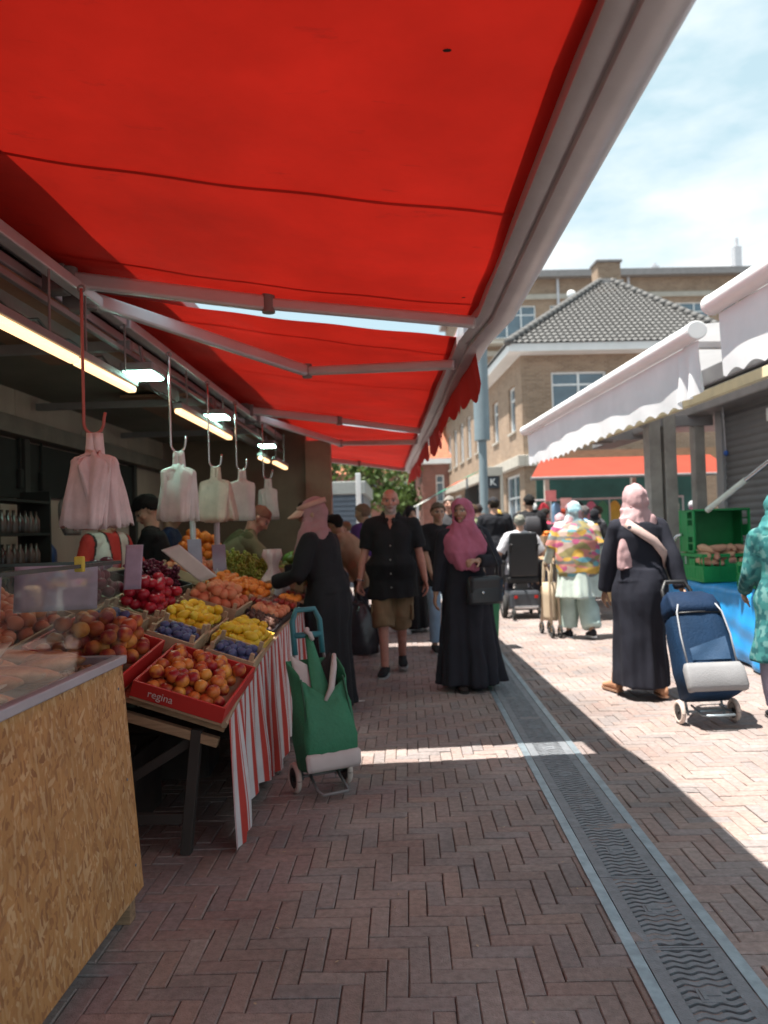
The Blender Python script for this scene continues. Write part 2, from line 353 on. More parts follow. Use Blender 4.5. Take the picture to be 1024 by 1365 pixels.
# lamps
warm = emit('warm_tube', (1.0, .58, .27), 1.0); cold = emit('cold_led', (.5, 1.0, .82), 22)
def tube_lamp(y0, y1, x, z, label):
    t = thing('tube_light', label, 'lamp', (x, (y0+y1)/2, z), 0, 'fluorescent tubes under the kiosk ceiling')
    obj('housing', MB().bx(-.035, .035, y0-(y0+y1)/2, (y1-y0)/2, .03, .07), alu_dark, t, bevel=.006)
    obj('diffuser', MB().bx(-.028, .028, y0-(y0+y1)/2+.01, (y1-y0)/2-.01, -.006, .03), warm, t, bevel=.012)
    mb = MB()
    for s in (-.35, .35): mb.tube((0, s*(y1-y0), .07), (0, s*(y1-y0), 2.6-z), .006, n=6)
    obj('hanger', mb, alu_dark, t)
tube_lamp(1.9, 3.725, -1.6, 2.225, 'warm white ceiling tube nearest the camera, cut by the left edge')
tube_lamp(3.735, 4.52, -1.6, 2.225, 'warm white ceiling tube just behind the pink hook cord')
tube_lamp(5.42, 7.05, -1.6, 2.245, 'short warm white tube between the two greenish floodlights')
tube_lamp(9.15, 9.7, -1.72, 2.27, 'tiny far warm tube, left one of two at the end')
tube_lamp(8.75, 9.6, -1.48, 2.17, 'tiny far warm tube, right one of two at the end')
def flood(y, x, z, label):
    t = thing('floodlight', label, 'lamp', (x, y, z), 0, 'square floodlights under the awning rail')
    obj('housing', MB().box((0, 0, .03), (.2, .26, .05)), alu_dark, t, bevel=.012)
    obj('diffuser', MB().box((0, 0, -.002), (.17, .23, .016)), cold, t, bevel=.004)
    obj('bracket', MB().bar((0, 0, .05), (-.02, 0, 2.52-z), .03, .012), alu_dark, t)
flood(4.6, -1.56, 2.34, 'greenish white floodlight behind the first ceiling tube')
flood(6.5, -1.58, 2.37, 'greenish white floodlight above the short warm tube')
flood(9.0, -1.6, 2.40, 'smallest greenish floodlight deep under the awning')

# ================================================================ RED AWNINGS
red_fab = mat('red_awning_cloth', (.60, .021, .012), .8, .2, 1.4, .5, 4, spec=.2, trans=.115)
t_ = red_fab.node_tree; N = t_.nodes.new; L = t_.links.new; mul = [k for k in t_.nodes if k.type == 'MIX'][0]; tcn = [k for k in t_.nodes if k.type == 'TEX_COORD'][0]
mpn = N('ShaderNodeMapping'); mpn.inputs['Scale'].default_value = (2.2, 7, 1); L(tcn.outputs['Object'], mpn.inputs[0]); ns = N('ShaderNodeTexNoise'); ns.inputs['Scale'].default_value = 1.1; ns.inputs['Detail'].default_value = 8; ns.inputs['Roughness'].default_value = .7; L(mpn.outputs[0], ns.inputs['Vector'])
mr = N('ShaderNodeMapRange'); mr.inputs[1].default_value = .62; mr.inputs[2].default_value = .74; L(ns.outputs[0], mr.inputs[0]); sm_ = N('ShaderNodeMix'); sm_.data_type = 'RGBA'; sm_.inputs[6].default_value = (.60, .021, .012, 1); sm_.inputs[7].default_value = (.38, .016, .012, 1); L(mr.outputs[0], sm_.inputs[0]); L(sm_.outputs[2], mul.inputs[6])
red_val = mat('red_valance_cloth', (.42, .025, .018), .8, .1, 2, .1, 30, spec=.2, trans=.2)
XB, ZB, ZFR = -1.88, 2.84, 2.52
def xfr(y): return .45-.018*(y-2.87) if y < 4.55 else .355-.036*(y-4.7)
def skew(x, y): return y-.09*(xfr(y)-x)
def fab(x, y, y0, y1):
    u = (x-XB)/(xfr(y)-XB); sag = .035*math.sin(math.pi*min(max(u, 0), 1))*(.6+.4*math.sin(math.pi*(y-y0)/(y1-y0)))
    return ZB+(ZFR-ZB)*u-sag+.007*math.sin(y*3.1+x*1.3)+.004*math.sin(y*7.3-x*2.1)+.003*math.sin(x*11+y*4)
def awning(y0, y1, label, valance, arms, seams, near_lab):
    t = thing('red_awning', label, 'awning', ((XB+.4)/2, (y0+y1)/2, 0), 0, 'red folding awnings over the fruit stall'); ox, oy = (XB+.4)/2, (y0+y1)/2
    P = np.array([[[XB+(xfr(y)-XB)*u-ox, skew(XB+(xfr(y)-XB)*u, y)-oy, fab(XB+(xfr(y)-XB)*u, y, y0, y1)] for u in np.linspace(0, 1, 41)] for y in np.linspace(y0, y1, 60)])
    obj('cloth', MB().grid(P), red_fab, t, smooth=True)
    mb = MB()
    for ys in seams:
        us = np.linspace(0, 1, 41); top = [[XB+(xfr(ys)-XB)*u-ox, skew(XB+(xfr(ys)-XB)*u, ys)-oy-.013, fab(XB+(xfr(ys)-XB)*u, ys, y0, y1)-.003] for u in us]; bot = [[a, b+.026, c] for a, b, c in top]
        mb.grid([top, bot])
    mb.grid([[[xfr(y)-.05-ox, y-oy, fab(xfr(y)-.05, y, y0, y1)-.003] for y in (y0, y1)], [[xfr(y)-ox, y-oy, fab(xfr(y), y, y0, y1)-.003] for y in (y0, y1)]])
    obj('seam', mb, red_fab, t)
    # front rail: rounded outside, stepped underside
    prof = [(-.045, .05), (-.045, -.035), (-.015, -.05), (.02, -.05), (.02, -.075), (.055, -.085)]+[(.085+.07*math.sin(a), -.012-.075*math.cos(a)) for a in np.linspace(.1, 2.9, 9)]+[(.04, .07)]
    rings = [[(xfr(y)+.035+px-ox, y-oy, ZFR-.01+pz) for px, pz in prof] for y in np.linspace(y0-.13, y1+.15, 12)]
    obj('front_rail', MB().loft(rings), alu, t, auto=True)
    mb = MB(); mb.tube((XB-.06-ox, y0-oy, ZB+.02), (XB-.06-ox, y1-oy, ZB+.02), .05, n=16)
    obj('roller', mb, alu, t, auto=True)
    mb = MB(); mb.bx(XB-.055-ox, XB-.015-ox, y0-oy-.1, y1-oy+.1, ZB-.14, ZB-.085); mb.bx(XB-.15-ox, XB-.1-ox, y0-oy-.1, y1-oy+.1, ZB-.2, ZB-.12)
    mb.bx(-1.70-ox, -1.63-ox, y0-oy-.1, y1-oy+.1, ZB-.21, ZB-.15); obj('back_rail', mb, alu, t, bevel=.008)
    for (s, e, f, wd) in arms:
        s, e, f = [np.asarray(q, float)-A(ox, oy, 0) for q in (s, e, f)]
        ar = obj('arm', MB().bar(s, e, .05, .085), alu, t, bevel=.016)
        obj('forearm', MB().bar(e, f, .042, .065), alu, ar, bevel=.014)
        mb = MB(); mb.tube(e-A(0, 0, .05), e+A(0, 0, .05), .036); mb.tube(s-A(0, 0, .06), s+A(0, 0, .06), .042)
        obj('joint', mb, alu_dark, ar, auto=True)
        obj('bracket', MB().box(s+A(-.07, 0, 0), (.12, .1, .15)), alu_dark, ar, bevel=.012)
    if valance:
        n = int((y1-y0)/.012); P = []
        for i in range(n+1):
            y = y0+(y1-y0)*i/n; sc_ = abs(math.sin(math.pi*(y-y0)/.26)); h = .235+.05*sc_; xx = xfr(y)+.10-ox
            P.append([(xx+.018*math.sin(y*9)*k+.05*k*math.sin(y*1.7), y-oy, ZFR-.05-h*k) for k in np.linspace(0, 1, 8)])
        obj('valance', MB().grid(P), red_val, t, smooth=True)
    return t
awning(-1.3, 4.43, 'nearest red awning filling the top of the view', False,
       [((-1.72, 3.95, 2.72), (-.71, 4.14, 2.61), (.41, 4.12, 2.46), 1)], (.9, 2.87, 4.02), '')
awning(4.69, 8.93, 'second red awning beyond the first gap of daylight, with scalloped valance', True,
       [((-1.69, 4.12, 2.67), (-.69, 5.62, 2.55), (.36, 5.02, 2.43), 1), ((-1.64, 8.22, 2.70), (-.7, 8.5, 2.60), (.2, 8.55, 2.46), 1)], (5.10, 6.48), '')
awning(9.2, 14.2, 'third and smallest red awning at the far end of the row', True,
       [((-1.64, 8.6, 2.68), (-.86, 10.5, 2.58), (.17, 9.5, 2.45), 1), ((-1.64, 13.4, 2.68), (-.8, 13.7, 2.58), (.02, 13.8, 2.45), 1)], (10.4, 12.0), '')
# small dirt marks on the first awning
mb = MB()
for (x, y, a, b) in ((.14, 1.9, .012, .007), (.33, 3.9, .01, .006)): mb.ell((x, y, fab(x, y, -1.3, 4.43)-.003), (a, b, .0015), n=8, m=5)
tag(obj('dead_insect', mb, dark), 'tiny dark specks stuck on the underside of the nearest red awning', 'dirt')

# ================================================================ RIGHT MARKET STALLS (4 degrees to the left of the street)
RA = R(4.0); RX, RY = A(math.cos(RA), math.sin(RA), 0), A(-math.sin(RA), math.cos(RA), 0)
RM = np.stack([RX, RY, A(0, 0, 1)], 1)
def rp_(o, a, b, z=0): return np.asarray(o, float)+RX*a+RY*b+A(0, 0, z)
white_cloth = mat('grey_white_awning_cloth', (.76, .76, .78), .8, .07, 2, .15, 12, trans=.22)
white_rail = mat('white_rail', (.8, .8, .8), .35, .05, 3)
grey_post = mat('grey_post', (.30, .30, .31), .5, .15, 3)
def white_awning(o, length, depth, label, drop):
    t = thing('white_awning', label, 'awning', o, RA, 'white awnings on the right hand stalls')
    prof = [(.088*math.cos(a)-.01, .078*math.sin(a)) for a in np.linspace(0, 2*math.pi, 20, endpoint=False)]
    obj('front_rail', MB().loft([[(px, y, pz) for px, pz in prof] for y in np.linspace(0, length, 4)]), white_rail, t, auto=True)
    mb = MB()
    for y in (-.03, length+.03): mb.loft([[(px*1.04-.0, y+d, pz*1.05) for px, pz in prof] for d in (-.02, .03)])
    obj('end_cap', mb, white_rail, t, bevel=.01)
    n = int(length/.02); P = []
    for i in range(n+1):
        y = length*i/n; h = drop*(1-.05*math.sin(y*1.1))-.045*abs(math.cos(math.pi*y/.30)); e = 1 if y > .5 else (1-(.5-y)*.35)
        P.append([(.02+.007*math.sin(y*7+k*2)*k+.018*k*math.sin(y*1.3)+(.05*math.sin(y*30)*k if y < .45 else 0), y, -.08-h*k*e) for k in np.linspace(0, 1, 12)])
    obj('valance', MB().grid(P), white_cloth, t, smooth=True)
    P = [[(.02+(depth)*u, y, .06+.22*u-.03*math.sin(3.14*u)) for u in np.linspace(0, 1, 12)] for y in np.linspace(0, length, 6)]
    obj('cloth', MB().grid(P), white_cloth, t, smooth=True)
    mb = MB()
    for y in (.35, length-.35):
        mb.bar((.05, y, -.04), (depth*.5, y+.3, .02), .05, .07); mb.bar((depth*.5, y+.3, .02), (depth, y, .12), .05, .07)
    obj('arm', mb, alu, t, bevel=.01)
    return t
white_awning((2.585, 6.75, 3.02), 6.55, 1.9, 'long white awning with scalloped grey valance, reaching away over the crates', .56)
white_awning((2.865, .8, 3.07), 5.3, 1.7, 'nearer white awning cut by the right edge, above its longer neighbour', .50)
# stall building with roller shutter
S = thing('shutter_kiosk', 'grey market kiosk with a closed roller shutter on the right', 'kiosk', (3.99, 9.75, 0), RA)
shutter_m = mat('shutter_slats', (.21, .215, .225), .5, .12, 2, .05, 30, metal=.2)
zs = np.arange(.12, 3.0, .012); pr = [(.016*abs(math.sin(math.pi*(z-.12)/.085)), z) for z in zs]
obj('shutter', MB().grid([[(-x, y, z) for x, z in pr] for y in (-7.0, -.14)]), shutter_m, S, smooth=True, solid=.004)
mb = MB().bx(-.06, .1, -.14, 0.02, 0, 3.0); mb.bx(-.06, .1, -7.1, -7.0, 0, 3.0)
obj('shutter_guide', mb, grey_post, S, bevel=.006)
obj('wall', MB().bx(.12, 2.6, -7.1, 0, 0, 3.0), alu_dark, S)
obj('roof', MB().bx(-.35, 2.7, -7.2, 4.3, 3.0, 3.22), grey_post, S, bevel=.02)
obj('header_box', MB().bx(-.3, .09, -7.0, 4.2, 2.72, 2.98), alu_dark, S, bevel=.02)
mb = MB().bx(-.82, -.66, .25, .45, 0, 2.75).bx(-.62, -.46, .25, .45, 0, 2.75); mb.bx(-.2, -.06, .3, .45, 0, 2.72)
obj('post', mb, mat('weathered_post', (.33, .32, .30), .6, .25, 4), S, bevel=.01)
mb = MB().bx(-.9, .05, .28, .40, 2.60, 2.74); mb.bx(-1.0, -.85, -.4, 4.2, 2.66, 2.80); mb.bx(-1.2, .0, 2.2, 2.3, 2.66, 2.78)
obj('beam', mb, grey_post, S, bevel=.008)
cream = mat('cream_beam', (.75, .66, .42), .6, .1)
obj('fascia_board', MB().bx(-1.02, -.95, -6.5, 2.6, 2.60, 2.70), cream, S, bevel=.006)
obj('wall_lamp', MB().bx(-.02, .0, -1.25, -1.1, 2.45, 2.6), white_paint, S, bevel=.006)
# blue bulb cord and strut
t = thing('pull_cord', 'thin cord with a blue end hanging before the shutter', 'cord', (3.86, 9.3, 2.2))
obj('cord', MB().tube((0, 0, 0), (-.02, 0, .55), .006, n=6), alu, t)
obj('pull_knob', MB().ell((0, 0, -.03), (.028, .028, .035)), mat('blue_plastic', (.02, .10, .42), .4), t, smooth=True)
t = thing('awning_crank', 'slanting metal pole leaning over the green crates against the shutter', 'pole', (3.3, 8.5, 1.48))
obj('pole', MB().tube((0, 0, 0), (.36, -.95, .53), .022, n=12), chrome, t, auto=True)
obj('sleeve', MB().tube((0, 0, 0), (.20, -.52, .29), .031, n=12), mat('pale_sleeve', (.62, .68, .62), .5), t, auto=True)

# ================================================================ BUILDINGS BEYOND
brick_tan = brick_mat('tan_brick', (.33, .225, .15), (.24, .155, .10), (.34, .29, .24))
brick_red = brick_mat('red_brick', (.28, .10, .075), (.21, .075, .06), (.25, .2, .17))
stone = mat('pale_stone', (.42, .39, .34), .8, .15, 2)
roof_tile = mat('grey_roof_tile', (.095, .093, .092), .7, .3, 9)
def facade(t, o, L_, H_, wins, m, wallname='wall', depth=.14, frame=None, th=.3, ang=RA, bars=1):
    """wall sheet along local Y (length) with real window openings; outside is -X"""
    ys = sorted({0, L_}|{a for a, b, c, d in wins}|{b for a, b, c, d in wins}); zs_ = sorted({0, H_}|{c for a, b, c, d in wins}|{d for a, b, c, d in wins}); mb = MB()
    for i in range(len(ys)-1):
        for j in range(len(zs_)-1):
            ym, zm = (ys[i]+ys[i+1])/2, (zs_[j]+zs_[j+1])/2
            if any(a < ym < b and c < zm < d for a, b, c, d in wins): continue
            mb.add([(0, ys[i], zs_[j]), (0, ys[i+1], zs_[j]), (0, ys[i+1], zs_[j+1]), (0, ys[i], zs_[j+1])], [(0, 3, 2, 1)])
    for a, b, c, d in wins:
        q = [(a, c), (b, c), (b, d), (a, d)]
        for k in range(4): p, r = q[k], q[(k+1) % 4]; mb.add([(0, *p), (0, *r), (depth, *r), (depth, *p)], [(0, 1, 2, 3)])
    M = Matrix.Rotation(ang, 4, 'Z'); M.translation = o
    wl = obj(wallname, mb, m, t); wl.matrix_local = M
    for a, b, c, d in wins:
        f = MB(); fw = .07
        f.bx(depth-.06, depth, a, a+fw, c, d); f.bx(depth-.06, depth, b-fw, b, c, d); f.bx(depth-.06, depth, a+fw, b-fw, c, c+fw); f.bx(depth-.06, depth, a+fw, b-fw, d-fw, d)
        n = max(1, round((b-a)/1.0)) if bars else 1
        for k in range(1, n): f.bx(depth-.05, depth, a+(b-a)*k/n-fw*.5, a+(b-a)*k/n+fw*.5, c+fw, d-fw)
        if d-c > 1.1: f.bx(depth-.045, depth, a+fw, b-fw, c+(d-c)*.70, c+(d-c)*.70+.06)
        w_ = obj('window', f, frame or white_paint, t); w_.matrix_local = M
        obj('pane', MB().bx(depth-.02, depth-.012, a+.02, b-.02, c+.02, d-.02), pane_glass, w_)
        if c > .9: obj('sill', MB().bx(-.06, depth-.06, a-.05, b+.05, c-.07, c-.005), stone, w_)
    return wl
def place(o, a, b, z=0): p = rp_(o, a, b, z); return Vector(p)
BO = A(3.74, 24, 0)
# --- corner house with hipped tile roof
H1 = thing('corner_house', 'tan brick corner house with a hipped grey tile roof and chimney', 'building', BO, RA)
HL, HW, HE = 7.2, 6.6, 6.75
facade(H1, (0, 0, 0), HL, HE, [(1.0, 2.0, 4.5, 6.0), (3.9, 4.9, 4.5, 6.0), (.7, 2.9, .5, 3.1), (3.6, 6.4, .5, 3.1)], brick_tan, ang=0)
facade(H1, (HW, 0, 0), HW, HE, [(HW-2.7, HW-.95, 4.75, 6.2), (HW-5.7, HW-4.1, 4.75, 6.2), (HW-4.2, HW-1.0, .4, 3.0)], brick_tan, wallname='front_wall', ang=R(90), bars=1)
mb = MB().bx(-.45, HW+.3, -.45, -.02, HE, HE+.26); mb.bx(-.45, -.02, -.02, HL, HE, HE+.26); mb.bx(-.02, HW, -.02, HL, HE-.02, HE+.05)
obj('gutter', mb, white_paint, H1, bevel=.02)
mb = MB().bx(-.22, -.003, -.2, HL+8, 3.25, 3.6); mb.bx(-.003, HW, -.2, -.003, 3.25, 3.6)
obj('cornice', mb, stone, H1, bevel=.02)
AP = A(4.0, 4.0, HE+3.55); e0 = HE+.24
def tile_face(c0, c1, apex, apex2):
    """pantile sheet between the eave c0-c1 and the ridge"""
    c0, c1, apex, apex2 = map(lambda q: np.asarray(q, float), (c0, c1, apex, apex2)); ex = nrm(c1-c0); L_ = np.linalg.norm(c1-c0)
    up = apex-c0; up = up-ex*(up@ex); h = np.linalg.norm(up); up = nrm(up); n_ = np.cross(ex, up); tw, thh = .20, .26
    a0, a1 = (apex-c0)@ex, (apex2-c0)@ex; V = []; F = []
    for r in range(int(h/thh)+1):
        for k, (vv, lift) in enumerate(((r*thh, .05), (min((r+1)*thh+.03, h), .0))):
            u = np.arange(0, L_+.001, tw/6)
            lo, hi = a0*vv/h, L_-(L_-a1)*vv/h; uu = np.clip(u, lo, hi); wv = .022*np.sin(u/tw*6.283)
            V += [c0+ex*x+up*vv+n_*(lift+q) for x, q in zip(uu, wv)]
        b = len(V)-2*len(u)
        for i in range(len(u)-1):
            F.append((b+i, b+i+1, b+len(u)+i+1, b+len(u)+i))
    return V, F
E4 = [A(-.5, -.5, e0), A(HW+.4, -.5, e0), A(HW+.4, HL+.4, e0), A(-.5, HL+.4, e0)]; AP2 = AP+A(.35, 0, 0)
mb = MB(); mb.add(*tile_face(E4[0], E4[1], AP, AP2)); mb.add(*tile_face(E4[3], E4[0], AP, AP)); mb.add(*tile_face(E4[1], E4[2], AP2, AP2)); mb.add(*tile_face(E4[2], E4[3], AP2, AP))
rf = obj('roof', mb, roof_tile, H1, smooth=True)
mb = MB()
for p, q in ((E4[0], AP), (E4[1], AP2), (E4[2], AP2), (E4[3], AP), (AP, AP2)):
    for k in range(22): a, b = p+(q-p)*k/22, p+(q-p)*(k+1.15)/22; mb.tube(a+A(0, 0, .05), b+A(0, 0, .03), .13, .11, n=8)
obj('ridge_tile', mb, roof_tile, rf, smooth=True)
mb = MB().box(AP+A(.3, .3, .2), (.85, .7, 1.0)); obj('chimney', mb, brick_tan, rf)
mb = MB().box(AP+A(.3, .3, .75), (.98, .82, .1)); mb.box(AP+A(.3, -.1, -.12), (1.0, .1, .3)); obj('chimney_cap', mb, alu_dark, rf, bevel=.02)
# satellite dish
t = thing('satellite_dish', 'small round white satellite dish by the chimney', 'dish', Vector(BO)+Vector((2.6, 4.2, 9.6)))
obj('dish', MB().ell((0, 0, .25), (.17, .05, .17)), white_paint, t, smooth=True); obj('mast', MB().tube((0, .1, -2), (0, .1, .2), .03), alu, t)
# --- terrace continuing up the street
H2 = thing('brick_terrace', 'tan brick terrace with tall windows beyond the corner house', 'building', place(BO, 0, HL+.02), RA)
wn_ = [(1.0+i*2.3, 2.1+i*2.3, z, z+1.9) for i in range(7) for z in (4.6,)]+[(.6+i*3.2, 3.0+i*3.2, .4, 3.1) for i in range(5)]
facade(H2, (.04, 0, 0), 17, 7.3, wn_, brick_tan, ang=0)
facade(H2, (5, 0, 0), 5, 7.3, [], brick_tan, wallname='gable_wall', ang=R(90))
mb = MB().bx(-.3, 5, -.05, 17.1, 7.3, 7.55); obj('roof', mb, alu_dark, H2)
obj('cornice', MB().bx(-.2, .035, 1.0, 17, 3.3, 3.62), stone, H2, bevel=.02)
# --- long apartment block behind
H3 = thing('apartment_block', 'long flat roofed brick apartment block behind the corner house', 'building', (4.2, 47, 0), R(3.2))
wn_ = [(1.5+i*3.6, 4.2+i*3.6, z, z+2.0) for i in range(11) for z in (13.0, 9.6, 6.2)]
facade(H3, (42, 0, 0), 42, 16.6, [(42-b, 42-a, c, d) for a, b, c, d in wn_], brick_tan, wallname='front_wall', ang=R(90))
mb = MB()
for z in (15.35, 11.9, 8.5): mb.bx(0, 42, -.12, -.003, z, z+.3)
obj('lintel_band', mb, stone, H3)
mb = MB()
for z in (12.6, 9.2): mb.bx(0, 42, -.9, -.003, z-.1, z+.08)
obj('balcony_slab', mb, stone, H3)
obj('roof', MB().bx(-.5, 42.5, -.55, 12, 16.6, 17.0), alu_dark, H3)
obj('end_wall', MB().bx(-.02, .3, .01, 12, 0, 16.59), brick_tan, H3)
mb = MB()
for x in (5.6, 10.0, 17.5, 24): mb.tube((x, -.08, 6), (x, -.08, 16.6), .09, n=8)
obj('downpipe', mb, alu, H3)
mb = MB()
for x, h in ((2.2, .35), (12.1, .8), (17.4, 2.3)): mb.bx(x-.22, x+.22, .8, 1.3, 17, 17+h*.75); mb.tube((x, 1, 17), (x, 1, 17+h), .13, .1, n=8)
obj('roof_vent', mb, alu, H3)
# --- red gabled house further along
H4 = thing('red_house', 'small red brick house with white gutter and orange tile roof', 'building', (1.0, 42.5, 0), R(2))
facade(H4, (1.75, 0, 0), 1.75, 5.0, [(.55, 1.0, 2.9, 4.4)], brick_red, wallname='front_wall', ang=R(90))
facade(H4, (0, 0, 0), 9, 5.0, [(1.5, 2.3, 2.6, 4.1), (4, 4.8, 2.6, 4.1)], brick_red, ang=0)
obj('gutter', MB().bx(-.3, 1.9, -.3, 9, 5.0, 5.3), white_paint, H4, bevel=.03)
orange_tile = mat('orange_roof_tile', (.42, .15, .08), .8, .25, 5)
obj('roof', MB().add([(-.3, -.3, 5.3), (1.9, -.3, 5.3), (1.9, 9, 5.3), (-.3, 9, 5.3), (1.9, 1.5, 8.0), (1.9, 9, 8.0)], [(0, 1, 4), (0, 4, 5, 3), (1, 2, 5, 4), (3, 5, 2)]), orange_tile, H4)
# --- brick houses at the very end of the street
H5 = thing('end_house', 'far red brick houses closing the street behind the trees', 'building', (-9, 66, 0), 0)
facade(H5, (14, 0, 0), 14, 6.4, [(a, a+1.0, z, z+1.7) for a in (.9, 2.5, 4.1, 5.7, 7.3, 8.9, 10.5, 12.1) for z in (.9, 3.9)], brick_red, wallname='front_wall', ang=R(90))
obj('roof', MB().add([(-.3, -.3, 6.4), (14.3, -.3, 6.4), (14.3, 9, 6.4), (-.3, 9, 6.4), (-.3, 4, 9.2), (14.3, 4, 9.2)], [(0, 1, 5, 4), (2, 3, 4, 5), (0, 4, 3), (1, 2, 5)]), orange_tile, H5)
# --- blue-grey post, sign pillar
t = thing('lamp_post', 'tall pale blue grey post with a thicker upper casing', 'post', (2.02, 19.6, 0))
pale_blue = mat('pale_blue_paint', (.17, .22, .245), .5, .1, 2)
obj('pole', MB().tube((0, 0, 0), (0, 0, 3.7), .105, n=16), pale_blue, t, auto=True)
obj('casing', MB().tube((0, 0, 3.6), (0, 0, 9.4), .2, .19, n=20), pale_blue, t, auto=True)
obj('base', MB().tube((0, 0, 0), (0, 0, .5), .16, .15, n=16), pale_blue, t, auto=True)
t = thing('sign_pillar', 'brick pillar with pale frame and a dark square letter sign', 'pillar', (2.36, 20.6, 0), RA)
obj('pier', MB().bx(-.2, .2, 0, .5, 0, 2.75), mat('brown_pier', (.22, .16, .13), .8, .2), t)
mb = MB().bx(-.27, .27, -.06, .55, 2.75, 3.0); mb.bx(.2, .27, -.06, .5, 0, 2.75); obj('frame', mb, stone, t, bevel=.01)
sg = obj('sign_board', MB().bx(-.15, .16, -.05, -.01, 2.42, 2.74), mat('dark_sign', (.03, .035, .045), .5), t, bevel=.008)
def text(s_, size, m, parent, loc, rot, name='lettering', ext=.002):
    c = bpy.data.curves.new(name, 'FONT'); c.body = s_; c.size = size; c.extrude = ext; c.align_x = 'CENTER'; c.align_y = 'CENTER'
    o = bpy.data.objects.new(name, c); COL.objects.link(o); c.materials.append(m); dg = bpy.context.evaluated_depsgraph_get(); me = bpy.data.meshes.new_from_object(o.evaluated_get(dg)); bpy.data.objects.remove(o); o = link(name, me, m, parent, loc); o.rotation_euler = rot; return o
text('K', .26, white_paint, sg, (0, -.056, 2.58), (R(90), 0, 0))
# --- striped stall awning in the distance, between the post and the terrace
t = thing('striped_awning', 'dark green and red striped market awning beside the pale post', 'awning', (1.1, 21.5, 0), RA)
gm_ = {'green_stripe': (.02, .22, .14), 'dark_stripe': (.02, .03, .03), 'white_stripe': (.6, .6, .56), 'red_stripe': (.6, .09, .04)}
mats_ = {k: mat(k, v, .8, .1, trans=.3) for k, v in gm_.items()}
seq = ['white_stripe', 'dark_stripe', 'green_stripe', 'red_stripe', 'green_stripe']
for i, k in enumerate(seq):
    a = -.75+i*.36; obj('panel', MB().grid([[(a, 0, 2.05+.19*i), (a+.36, 0, 2.05+.19*(i+1))], [(a, 2.5, 2.05+.19*i), (a+.36, 2.5, 2.05+.19*(i+1))]]), mats_[k], t, solid=.01)
mb = MB().bx(-.78, -.72, 0, .06, 0, 2.05); mb.bx(-.78, -.72, 2.44, 2.5, 0, 2.05); mb.bx(1.0, 1.06, 0, .06, 0, 2.95); mb.bx(1.0, 1.06, 2.44, 2.5, 0, 2.95)
obj('post', mb, alu, t)
obj('back_cloth', MB().bx(.95, .99, .06, 2.44, .2, 2.6), mats_['dark_stripe'], t)
# --- orange awning at the cross stall
t = thing('orange_awning', 'wide orange red awning over the clothes stall beyond the posts', 'awning', (2.62, 16.0, 0), RA)
orange_fab = mat('orange_awning_cloth', (.33, .042, .017), .8, .1, 2, .2, 6, trans=.25)
P = [[(.0+4.4*u+(.55*v if u == 0 else .55*v*(1-u)), 1.25*v, 2.36+.52*v) for u in np.linspace(0, 1, 10)] for v in np.linspace(0, 1, 6)]
obj('cloth', MB().grid(P), orange_fab, t, smooth=True)
obj('front_bar', MB().tube((0, -.02, 2.36), (4.4, -.02, 2.36), .035, n=10), alu_dark, t)
mb = MB()
for x in (.9, 2.6, 4.2): mb.bar((x, 0, 2.33), (x+.2, 1.25, 2.75), .04, .05)
obj('arm', mb, alu_dark, t)
mb = MB().bx(.5, 4.9, 1.3, 1.4, 2.7, 3.05); obj('back_board', mb, wood, t)
mb = MB()
for x in (.62, 2.6, 4.6): mb.bx(x, x+.1, 1.28, 1.4, 0, 2.7)
obj('post', mb, stone, t)
obj('back_cloth', MB().bx(.75, 4.6, 2.6, 2.65, 0, 2.5), mat('dark_green_cloth', (.02, .07, .06), .9, .3, 2), t)
# a dark lamp box hanging under the white awning
tag(obj('heater_box', MB().box((3.0, 12.2, 2.72), (.55, .25, .16), rotz(.2)), alu_dark, bevel=.02), 'dark box hanging in front of the orange awning', 'heater')
# --- left side beyond the kiosk: grey shutter kiosk, white post
t = thing('distant_kiosk', 'blue grey shuttered kiosk with pale roof box behind the fruit stall', 'kiosk', (-1.55, 19, 0))
obj('wall', MB().bx(-1.6, .52, 0, 4, 0, 2.3), mat('blue_grey_shutter', (.08, .10, .13), .5, .1, 3), t)
obj('roof', MB().bx(-1.7, .6, -.1, 4, 2.3, 2.62), mat('pale_roof_box', (.26, .27, .26), .6), t, bevel=.02)
mb = MB()
for i in range(18): mb.bx(-1.55, .47, -.025, -.004, .1+i*.12, .19+i*.12)
obj('shutter', mb, mat('blue_grey_slats', (.10, .125, .16), .5, .1, 3), t)
t = thing('white_post', 'white square post standing beside the distant grey kiosk', 'post', (-.93, 15.5, 0))
obj('shaft', MB().bx(-.05, .05, -.05, .05, .0, 2.55), white_paint, t, bevel=.008); obj('base', MB().bx(-.11, .11, -.11, .11, 0, .12), stone, t, bevel=.01)
t = thing('brick_pier', 'narrow red brick pier at the end of the fruit kiosk', 'pier', (-1.62, 15.2, 0))
obj('shaft', MB().bx(-.12, .12, -.12, .12, 0, 1.9), brick_red, t); obj('cap', MB().bx(-.16, .16, -.16, .16, 1.9, 2.0), stone, t)
